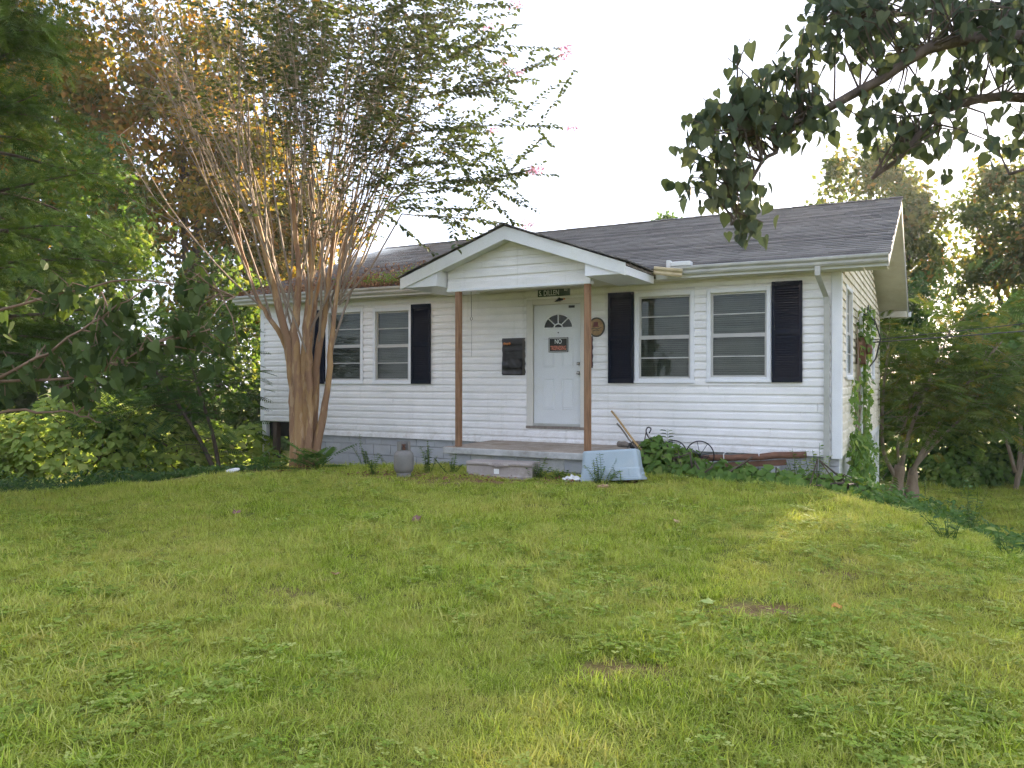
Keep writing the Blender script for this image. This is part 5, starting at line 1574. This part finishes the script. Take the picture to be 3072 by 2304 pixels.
# cord with a hook hanging from the porch beam
s = hempty('plant_hook', -.84, -1.42, 2.885, 0, 'thin plant rope with wire hook hanging from the porch beam', 'plant hook')
p = MB(); p.tube([(-.03, 0, .01), (0, 0, 0), (.005, 0, -.12), (.005, 0, -.40)], .0045, 5); p.build('rope', MAT['cable'], s)
p = MB(); a = np.linspace(0, 5.6, 14); p.tube(np.stack([.02 * np.sin(a) + .005, np.zeros(14), -.43 + .025 * np.cos(a)], 1), .004, 5); p.tube([(.005, 0, -.455), (.01, 0, -.7), (.006, 0, -1.03)], .0022, 4); p.build('hook', MAT['iron'], s)
# round plaque and narrow black panel right of the door
s = hempty('round_plaque', .735, -.03, 2.352, 0, 'round carved wooden plaque beside the right porch post', 'plaque')
def disc(r0, r1, y0, y1, n=28):
    m = MB(); m.lathe([(0, y0), (r0, y0), (r1, y1)], n); m.V = [np.stack([v[:, 0], -v[:, 2], v[:, 1] * 1.1], 1) for v in m.V]; return m
disc(.128, .128, .016, .0).build('face', MAT['plaque'], s)
p = MB(); a = np.linspace(0, 2 * np.pi, 29); p.tube(np.stack([.135 * np.cos(a), np.full(29, -.012), .149 * np.sin(a)], 1), .014, 6); p.build('rim', MAT['plaque_rim'], s, smooth=True)
p = MB(); p.bbox(-.05, .03, -.026, -.016, .02, .085, .008); p.bbox(-.06, .045, -.0255, -.0155, .005, .02, .004); p.build('carved_bird', MAT['maroon'], s)
p = MB(); p.tube([(-.09, -.018, -.03), (-.04, -.02, -.015), (.03, -.018, -.03), (.09, -.018, -.005)], .006, 5); p.tube([(-.06, -.018, -.06), (0, -.018, -.045), (.05, -.018, -.06)], .005, 5); p.build('carved_branch', MAT['plaque_rim'], s)
s = hempty('narrow_wall_panel', .58, -.03, 1.685, 0, 'narrow black wall panel half hidden by the right porch post', 'panel')
crumple(-.09, .085, 0, .52, 0, .01, 4, 8, 14, .015).build('backing', MAT['blackpanel'], s, smooth=True)
p = MB(); p.box(.06, .075, -.02, -.008, .01, .50); p.build('edge_strip', MAT['maroon'], s)

# propane tank
s = empty('propane_tank', (-1.545, 11.28, float(terrain(-1.545, 11.28))), R(15), 'old grey white propane tank standing left of the step', 'propane tank')
p = MB(); p.lathe([(0, .04), (.09, .045), (.125, .075), (.142, .12), (.142, .29), (.136, .325), (.11, .36), (.06, .378), (0, .382)], 26); p.build('tank_body', MAT['tank'], s, smooth=True)
p = MB(); p.lathe([(.106, -.02), (.108, .07), (.10, .072), (.10, -.02)], 22); p.build('foot_ring', MAT['tank'], s, smooth=True)
p = MB(); a0, a1 = R(-60), R(240); a = np.linspace(a0, a1, 18)
V = [(.095 * math.cos(t), .095 * math.sin(t), z) for z in (.355, .50) for t in a] + [(.090 * math.cos(t), .090 * math.sin(t), z) for z in (.355, .50) for t in a]
n = 18; F = [(i, i + 1, n + i + 1, n + i) for i in range(n - 1)] + [(2 * n + i + 1, 2 * n + i, 3 * n + i, 3 * n + i + 1) for i in range(n - 1)] + [(n + i, n + i + 1, 3 * n + i + 1, 3 * n + i) for i in range(n - 1)]
p.add(V, np.array(F)); p.build('collar', MAT['tank'], s, smooth=False)
p = MB(); p.lathe([(0, .37), (.022, .37), (.022, .42), (.014, .425), (.014, .44), (.03, .442), (.03, .46), (0, .462)], 12); p.tube([(0, 0, .40), (.0, -.05, .40)], .014, 8); p.build('valve', MAT['rust'], s)

# cast concrete step
s = empty('concrete_step', (-.18, 11.16, float(terrain(-.18, 11.2)) - .02), -R(21), 'weathered cast concrete step with moulded lip in front of the porch', 'step')
prof = [(-.01, 0), (-.03, 0), (-.03, .055), (-.015, .065), (-.008, .08), (-.008, .19), (-.02, .20), (-.034, .215), (-.036, .235), (-.024, .25), (.30, .25), (.30, 0)]
p = MB(); p.prism(prof, 0, -.50, .50); p.build('tread_block', MAT['step'], s)
p = MB()
for i, (cx, rx, rz_) in enumerate(((0, .10, .045), (-.11, .05, .022), (.11, .05, .022))):
    bm = bmesh.new(); bmesh.ops.create_icosphere(bm, subdivisions=2, radius=1)
    for v in bm.verts: v.co = (cx + v.co.x * rx, -.030 + v.co.y * .022, .212 + v.co.z * rz_)
    p.bm(bm)
for k in range(-3, 4):
    p.tube([(k * .012, -.053, .18), (k * .026, -.05, .245)], [.003, .006], 5)
p.build('shell_relief', MAT['step'], s, smooth=True)
p = MB(); p.bbox(-.075, .0, -.020, -.007, .085, .155, .002); p.build('paper_label', MAT['white'], s)
# white scrap beside the tub
def crumpled(name, x, y, r, label, seed, mat='litter'):
    g = np.random.default_rng(seed); bm = bmesh.new(); bmesh.ops.create_icosphere(bm, subdivisions=3, radius=1)
    ph = g.uniform(0, 6, 9)
    for v in bm.verts:
        c = v.co.copy(); f = 1 + .22 * math.sin(c.x * 5 + ph[0]) * math.sin(c.y * 6 + ph[1]) + .18 * math.sin(c.z * 9 + ph[2] + c.x * 7) + .1 * math.sin(c.y * 17 + ph[3])
        v.co = Vector((c.x * r * 1.5, c.y * r, c.z * r * .55 + r * .4)) * f
    m = MB(); m.bm(bm); o = m.build(name, MAT[mat]); o.location = tz(x, y); return tag(o, label, 'litter')
crumpled('plastic_scrap', .83, 10.62, .085, 'crumpled white plastic lying left of the blue tub', 1)
crumpled('stone', 1.15, 10.02, .05, 'pale stone in the grass before the blue tub', 2, 'tan_leaf')
s = tag(link('white_lid', (lambda m: m.lathe([(0, .014), (.085, .016), (.10, .022), (.102, .012), (.095, .0), (0, 0)], 22).mesh('white_lid', True))(MB()), MAT['white']), 'small white plastic lid at the shady lawn edge', 'lid'); s.location = tz(-4.15, 11.75); s.location.z += .04; s.rotation_euler = (R(8), R(-6), 0)

# pale blue plastic tub upside down
def tub():
    s = empty('plastic_tub', (1.36, 10.62, float(terrain(1.36, 10.6)) + .02), -R(17), 'pale blue plastic storage tub turned upside down beside the porch', 'tub')
    s.rotation_euler[0] = R(-7); s.rotation_euler[1] = R(-4.5)
    def rr(w, d, r, n=6):
        P = []
        for (cx, cy_, a0) in ((w - r, d - r, 0), (-w + r, d - r, 90), (-w + r, -d + r, 180), (w - r, -d + r, 270)):
            for t in np.linspace(R(a0), R(a0 + 90), n): P.append((cx + r * math.cos(t), cy_ + r * math.sin(t)))
        return np.array(P)
    rings = [(.405, .235, .07, .0), (.412, .242, .07, .0), (.412, .242, .07, .055), (.400, .232, .07, .058), (.393, .226, .07, .15), (.393, .226, .07, .152), (.385, .219, .07, .165), (.368, .203, .07, .38), (.36, .196, .07, .398), (.345, .182, .065, .408), (.0001, .0001, .00005, .405)]
    V = []; n = 24
    for (w, d, r, z) in rings: V += [(x, y, z) for x, y in rr(w, d, r)]
    F = [(i * n + j, i * n + (j + 1) % n, (i + 1) * n + (j + 1) % n, (i + 1) * n + j) for i in range(len(rings) - 1) for j in range(n)]
    m = MB(); m.add(V, np.array(F)); m.build('shell', MAT['tub'], s, smooth=False)
    m = MB(); V = []
    for (w, d, r, z) in ((.411, .241, .07, .002), (.428, .258, .075, .002), (.430, .260, .075, .03), (.412, .243, .07, .034)): V += [(x, y, z) for x, y in rr(w, d, r)]
    F = [(i * n + j, i * n + (j + 1) % n, (i + 1) * n + (j + 1) % n, (i + 1) * n + j) for i in range(3) for j in range(n)]
    m.add(V, np.array(F)); m.build('rim', MAT['tub'], s, smooth=False)
    for sg in (-1, 1):
        m = MB(); m.bbox(sg * .395 - .02, sg * .395 + .025, -.06, .06, .06, .10, .008); m.build('handle', MAT['tub'], s)
    m = MB()
    for k in (-.26, .26): m.bbox(k - .012, k + .012, -.236, -.215, .06, .15, .004)
    m.build('ribs', MAT['tub'], s)
tub()
# sticks leaning against the porch
def stick(name, a, b, r, mat, label, cat, r2=None):
    a, b = np.array(a), np.array(b); o = empty(name, a, 0, label, cat); m = MB(); t = np.linspace(0, 1, 9)[:, None]
    P = (b - a) * t; P[1:-1] += np.random.default_rng(int(abs(a[0]) * 100)).normal(size=(7, 3)) * r * .25
    m.tube(P, np.linspace(r, r2 or r, 9), 8); m.build('shaft', MAT[mat], o, smooth=True); return o
a = H(2.06, -1.05, .18); b = H(1.02, -.10, .98)
stick('broom_handle', a, b, .017, 'handle', 'yellow brown broom handle leaning on the wall by the porch', 'broom handle')
a = H(1.95, -.95, .22); b = H(1.12, -.12, .78)
o = stick('mop_handle', a, b, .013, 'greywood', 'thin grey mop handle leaning under the broom handle', 'mop handle')
m = MB(); g_ = np.random.default_rng(3)
for i in range(22): m.tube(wander((b - a) * .52 + g_.normal(size=3) * .02, (g_.normal() * .4, g_.normal() * .4, -1), .10, 4, jit=.2, g=g_), .007, 4)
m.build('mop_head', MAT['cable'], o)
a = H(1.20, -.28, .47); b = H(1.72, -.40, .475)
o = stick('rolled_mat', a, b, .045, 'greywood', 'short pale roll lying on the porch slab corner', 'roll')
m = MB(); m.tube([(b - a) * -.01, (b - a) * .03], .026, 10); m.build('core', MAT['rust'], o)

# rusty pipes behind the vine
a = H(2.35, -.55, .31); b = H(4.02, -.22, .415)
o = stick('rusty_pipe', a, b, .045, 'rust', 'long rusty pipe resting along the foundation behind the vine', 'pipe', .05)
d = (b - a)
m = MB()
for t, s_ in ((.33, 1), (.62, 1)):
    c = d * t; ax = unit(d); n1 = unit(np.cross(ax, [0, 0, 1])); n2 = np.cross(n1, ax); th = np.linspace(0, 2 * np.pi, 15)
    m.tube(c + (np.cos(th)[:, None] * n1 + np.sin(th)[:, None] * n2) * .054, .008, 5)
    m.tube([c + n2 * .05, c + n2 * .10 + ax * .06, c + n2 * .06 + ax * .2], .007, 5)
m.build('clamp', MAT['trim'], o)
a = H(2.55, -.50, .20); b = H(3.75, -.25, .30)
o = empty('wood_rail', a, 0, 'weathered wooden rail lying below the rusty pipe', 'rail'); d = b - a; m = MB()
ax = unit(d); n1 = unit(np.cross(ax, [0, 0, 1])); n2 = np.cross(n1, ax)
V = [d * t + n1 * p * .02 + n2 * q * .04 for t in (0, 1) for p, q in ((-1, -1), (1, -1), (1, 1), (-1, 1))]
m.add(V, np.array([(0, 1, 5, 4), (1, 2, 6, 5), (2, 3, 7, 6), (3, 0, 4, 7), (0, 3, 2, 1), (4, 5, 6, 7)])); m.build('plank', MAT['rust'], o)
for t in (.15, .85):
    q = a + d * t; gz = float(terrain(q[0], q[1])); m = MB(); m.bbox(-.10, .10, -.09, .09, -.05, q[2] - .045 - gz, .006)
    e = m.build('support_block', MAT['block'], o); e.location = Vector((q[0], q[1], gz)) - Vector(a); e.rotation_euler = (0, 0, -TH)

# wrought iron garden cart
def cart():
    p0 = H(2.42, -.62, 0); s = empty('iron_garden_cart', (p0[0], p0[1], float(terrain(p0[0], p0[1]))), -TH, 'black wrought iron garden cart with spoked wheels in the vine', 'garden cart')
    zg = s.location.z
    cz = .56 - zg - .17
    def wheel(x, y, r):
        w = MB(); a = np.linspace(0, 2 * np.pi, 33); w.tube(np.stack([x + r * np.cos(a), np.full(33, y), cz + r * np.sin(a)], 1), .009, 6, cap=False)
        for k in range(8):
            t = k * math.pi / 4 + .2; w.tube([(x, y, cz), (x + r * math.cos(t), y, cz + r * math.sin(t))], .0045, 4)
        w.lathe([(.0, -.02), (.02, -.02), (.02, .02), (0, .02)], 8, (x, y, cz)); w.build('wheel', MAT['iron'], s)
    wheel(-.24, .10, .185); wheel(.20, -.10, .205)
    h = MB(); P = np.array([(-.60, 0, .52), (-.56, 0, .585), (-.61, 0, .62), (-.655, 0, .57), (-.63, 0, .47), (-.50, 0, .36), (-.30, 0, .30), (0, 0, .245), (.15, 0, .22)]) + np.array([0, 0, .52 - zg - .36])
    q = np.linspace(0, 8, 30); P = np.stack([np.interp(q, np.arange(9), P[:, k]) for k in range(3)], 1)
    for _ in range(2): P[1:-1] = (P[:-2] + 2 * P[1:-1] + P[2:]) / 4
    h.tube(P, .010, 6); h.build('handle', MAT['iron'], s, smooth=True)
    b = MB(); top = .52 - zg - .36 + .24
    for y in (-.09, .09): b.tube([(-.22, y, top), (.3, y, top - .05)], .006, 5); b.tube([(-.15, y, top - .14), (.24, y, top - .18)], .006, 5)
    for x in np.linspace(-.2, .28, 7): b.tube([(x, -.09, top - .02), (x * .8, -.09, top - .16), (x * .8, .09, top - .16), (x, .09, top - .02)], .004, 4)
    b.tube([(-.24, .10, cz), (0, 0, cz + .03), (.20, -.10, cz)], .008, 5); b.build('basket', MAT['iron'], s)
cart()

# electric meter mast on the side wall, and the service cables
s = hempty('meter_mast', UR + .10, 2.45, 0, 0, 'rusty meter box and conduit smothered in ivy on the side wall', 'meter')
p = MB(); p.tube([(0, 0, -.9), (0, 0, 2.62)], .032, 8); p.build('conduit', MAT['trim'], s, smooth=True)
p = MB(); p.bbox(-.06, .08, -.13, .13, 1.75, 2.2, .01); p.build('meter_box', MAT['rust'], s)
p = MB(); p.lathe([(0, 0), (.085, 0), (.085, .05), (.075, .09), (0, .10)], 18); p.V = [np.stack([.08 + v[:, 2], v[:, 0], 2.0 + v[:, 1]], 1) for v in p.V]; p.build('meter_dial', MAT['rust'], s, smooth=True)
p = MB(); a = np.linspace(0, 2 * np.pi, 13)
for (c, r) in (((.14, .1, 2.62), .07), ((.12, -.08, 2.68), .06), ((.2, .22, 2.52), .09)): p.tube(np.stack([np.full(13, c[0]), c[1] + r * np.cos(a), c[2] + r * np.sin(a)], 1), .010, 5)
p.tube([(.05, 0, 2.6), (.2, .3, 2.5), (.28, .45, 2.2), (.2, .5, 1.85), (.1, .35, 1.7)], .014, 6); p.build('drip_loop', MAT['cable'], s, smooth=True)
p0 = H(UR + .2, 2.6, 2.16)
for i, (q, z1, r, lab) in enumerate(((np.array([24.0, 12.5]), 5.6, .008, 'upper thin service cable running right from the ivy covered meter'), (np.array([24.0, 12.2]), 5.0, .013, 'thicker service cable sagging right from the ivy covered meter'))):
    t = np.linspace(0, 1, 30); P = np.stack([p0[0] + (q[0] - p0[0]) * t, p0[1] + (q[1] - p0[1]) * t, p0[2] - .04 * i + (z1 - p0[2]) * t - .5 * np.sin(np.pi * t)], 1)
    m = MB(); m.tube(P - p0, r, 6); o = m.build('service_cable', MAT['cable'], smooth=True); o.location = p0; tag(o, lab, 'cable', 'service cables')

# single fallen leaves on the lawn
def fallen(x, y, size, mat, label, seed):
    g = np.random.default_rng(seed); v, f = lobed(); v = v.copy(); v[:, 2] += .35 * v[:, 1] ** 2 * g.choice((-1, 1)) + .12 * np.sin(v[:, 0] * 7 + seed)
    me = nmesh('fallen_leaf', v * size, f, np.full(len(v), .5)); o = link('fallen_leaf', me, MAT[mat]); o.location = tz(x, y); o.location.z += .055
    o.rotation_euler = (g.uniform(-.5, .5), g.uniform(-.5, .2), g.uniform(0, 6.2)); return tag(o, label, 'leaf', 'single leaves fallen on the lawn')
fallen(-.97, 7.75, .13, 'purple_leaf', 'large curled purple brown leaf in the middle of the lawn', 1)
fallen(-1.32, 5.75, .085, 'tan_leaf', 'pale tan leaf on the dry patch of grass', 2)
fallen(2.05, 4.95, .075, 'orange_leaf', 'bright orange leaf on the grass at the right', 3)
fallen(1.22, 5.0, .11, 'lime_leaf', 'fresh lime green leaf lying on the lawn', 4)
fallen(1.58, 7.55, .085, 'tan_leaf', 'small beige leaf below the bare soil patch', 5)
fallen(-2.85, 8.2, .10, 'purple_leaf', 'brown leaf in the clover on the left lawn', 6)

# ------------------------------------------------------------------ grass
def blade(V, F, Rn, p, az, h, w, lean, r, segs=3):
    k = len(V); dx, dy = math.cos(az), math.sin(az); px, py = -dy, dx
    for i in range(segs):
        t = i / segs; ww = w * (1 - t * .75) * .5
        x = p[0] + dx * lean * h * t * t; y = p[1] + dy * lean * h * t * t; z = h * t * (1 - .25 * lean * t)
        V += [(x + px * ww, y + py * ww, z), (x - px * ww, y - py * ww, z)]; Rn += [r, r]
    V.append((p[0] + dx * lean * h, p[1] + dy * lean * h, h * (1 - .25 * lean))); Rn.append(r)
    for i in range(segs - 1):
        a = k + 2 * i; F.append((a, a + 1, a + 3)); F.append((a, a + 3, a + 2))
    a = k + 2 * (segs - 1); F.append((a, a + 1, a + 2))
def grass_templates():
    coll = bpy.data.collections.new('grass_templates')
    g = random.Random(9); out = []
    for kind in range(8):
        V, F, Rn = [], [], []
        if kind < 5:      # turf tufts
            n = 46 if kind < 4 else 26; rad = .075
            for i in range(n):
                a, r_ = g.uniform(0, 6.28), rad * math.sqrt(g.random())
                h = g.uniform(.022, .052) if kind < 4 else g.uniform(.05, .10); w = g.uniform(.0028, .0052) if kind < 4 else g.uniform(.005, .009)
                blade(V, F, Rn, (r_ * math.cos(a), r_ * math.sin(a)), g.uniform(0, 6.28), h, w, g.uniform(.3, 1.5), g.random())
            mat = 'grass'
        elif kind < 7:    # clover and small broad leaves
            for i in range(16):
                a, r_ = g.uniform(0, 6.28), .08 * math.sqrt(g.random()); cx, cy_, h = r_ * math.cos(a), r_ * math.sin(a), g.uniform(.025, .055)
                rn = g.random(); s = g.uniform(.012, .02)
                for k3 in range(3):
                    t = a + k3 * 2.094; k = len(V)
                    for (u, w_) in ((0, 0), (.7, .55), (1.1, 0), (.7, -.55)):
                        V.append((cx + s * (u * math.cos(t) - w_ * math.sin(t)), cy_ + s * (u * math.sin(t) + w_ * math.cos(t)), h + .15 * s * u)); Rn.append(rn)
                    F += [(k, k + 1, k + 2), (k, k + 2, k + 3)]
            for i in range(14): blade(V, F, Rn, (g.uniform(-.07, .07), g.uniform(-.07, .07)), g.uniform(0, 6.28), g.uniform(.02, .05), .004, g.uniform(.3, 1.2), g.random())
            mat = 'clover'
        else:             # dry thatch lying flat
            for i in range(34): blade(V, F, Rn, (g.uniform(-.08, .08), g.uniform(-.08, .08)), g.uniform(0, 6.28), g.uniform(.015, .035), .003, g.uniform(1.4, 3.0), g.random())
            mat = 'grass'
        me = nmesh('tuft', np.array(V), np.array(F), np.array(Rn)); me.materials.append(MAT[mat])
        o = bpy.data.objects.new('tuft_%d' % kind, me); coll.objects.link(o)
    return coll
def grass_points():
    g = np.random.default_rng(77)
    P = []
    def fill(x0, x1, y0, y1, dens, fn):
        n = int((x1 - x0) * (y1 - y0) * dens); x = g.uniform(x0, x1, n); y = g.uniform(y0, y1, n)
        k = fn(x, y); P.append(np.stack([x[k], y[k]], 1))
    infr = lambda x, y: np.abs(x) < y * .70 + .7
    def lawn(x, y):
        u, v = toH(x, y)
        ok = infr(x, y) & ~((v > -.05) & (u > -7) & (u < 4.5)) & ~((u > -1.3) & (u < 1.7) & (v > -1.62))
        left = (y - (11.35 + (x + 4.2) * .72))           # edge of the mown lawn on the left
        ok &= ~((x < -3.6) & (left > .15 * np.sin(x * 3))) & ~((x < -2.2) & (y > 12.2 - .3 * (x + 2.2)) & (v < -.4) & False)
        b = bareness(x, y); ok &= g.random(len(x)) > b * .97
        return ok
    fill(-4, 4, 2.2, 5.0, 560, lawn)
    fill(-6, 6, 5.0, 8.0, 330, lawn)
    fill(-8.5, 7.5, 8.0, 13.5, 210, lawn)
    fill(4.5, 22, 11, 27, 40, lambda x, y: infr(x, y) & (toH(x, y)[0] > 5.0))
    return np.concatenate(P)
def build_grass():
    g = np.random.default_rng(78)
    coll = grass_templates()
    P = grass_points(); n = len(P); x, y = P[:, 0], P[:, 1]
    z = terrain(x, y) - .004
    nz = np.sin(x * 1.1 + 2) * np.cos(y * .9 + x * .3) + .5 * np.sin(x * 2.7 - y * 1.9)
    idx = g.integers(0, 4, n)
    r = g.random(n)
    idx = np.where(r < .15 + .08 * nz, 4, idx)
    idx = np.where((r > .962 - .04 * np.sin(x * 1.9 + y * 1.3) - .018 * np.clip(x, 0, 3)), 5 + (g.random(n) < .5), idx)
    idx = np.where((r > .42) & (r < .54), 7, idx)
    far = y > 14
    scl = g.uniform(.8, 1.35, n) * (1 + .10 * nz) * np.where(y > 7.5, 1.12, 1.0) * np.where(far, 1.9, 1)
    # uncut grass close to the walls and objects
    rot = np.stack([g.normal(0, .12, n), g.normal(0, .12, n), g.uniform(0, 6.28, n)], 1)
    me = bpy.data.meshes.new('grass'); me.vertices.add(n); me.vertices.foreach_set('co', np.stack([x, y, z], 1).astype(np.float32).ravel())
    a = me.attributes.new('tuft_rot', 'FLOAT_VECTOR', 'POINT'); a.data.foreach_set('vector', rot.astype(np.float32).ravel())
    a = me.attributes.new('tuft_scale', 'FLOAT', 'POINT'); a.data.foreach_set('value', scl.astype(np.float32))
    a = me.attributes.new('tuft_kind', 'INT', 'POINT'); a.data.foreach_set('value', idx.astype(np.int32))
    o = link('grass', me, MAT['grass']); tag(o, 'patchy mown grass and clover covering the front lawn', 'grass', kind='stuff')
    ng = bpy.data.node_groups.new('grass_scatter', 'GeometryNodeTree')
    ng.interface.new_socket('Geometry', in_out='INPUT', socket_type='NodeSocketGeometry'); ng.interface.new_socket('Geometry', in_out='OUTPUT', socket_type='NodeSocketGeometry')
    N = ng.nodes; L = ng.links
    gi, go = N.new('NodeGroupInput'), N.new('NodeGroupOutput'); ip = N.new('GeometryNodeInstanceOnPoints'); ci = N.new('GeometryNodeCollectionInfo')
    ci.inputs['Collection'].default_value = coll; ci.inputs['Separate Children'].default_value = True; ci.inputs['Reset Children'].default_value = True
    def na(nm, t):
        q = N.new('GeometryNodeInputNamedAttribute'); q.data_type = t; q.inputs['Name'].default_value = nm; return [s_ for s_ in q.outputs if s_.enabled and s_.name == 'Attribute'][0]
    er = N.new('FunctionNodeEulerToRotation'); L.new(na('tuft_rot', 'FLOAT_VECTOR'), er.inputs[0])
    L.new(gi.outputs[0], ip.inputs['Points']); L.new(ci.outputs[0], ip.inputs['Instance']); ip.inputs['Pick Instance'].default_value = True
    L.new(na('tuft_kind', 'INT'), ip.inputs['Instance Index']); L.new(er.outputs[0], ip.inputs['Rotation']); L.new(na('tuft_scale', 'FLOAT'), ip.inputs['Scale'])
    L.new(ip.outputs[0], go.inputs[0])
    md = o.modifiers.new('scatter', 'NODES'); md.node_group = ng
    print('tufts', n)
build_grass()

# ------------------------------------------------------------------ hazy evening air
def build_haze():
    m = MB(); m.box(-260, 260, -250, 265, -6, 19.5)
    t = NT('hazy_air'); v = t.N('ShaderNodeVolumePrincipled')
    v.inputs['Color'].default_value = (.92, .95, 1.0, 1); v.inputs['Density'].default_value = .0005; v.inputs['Anisotropy'].default_value = .45
    t.L(v.outputs[0], t.out.inputs['Volume'])
    tag(m.build('haze', t.m), 'pale evening haze filling the air around the yard', 'haze', kind='stuff')
build_haze()
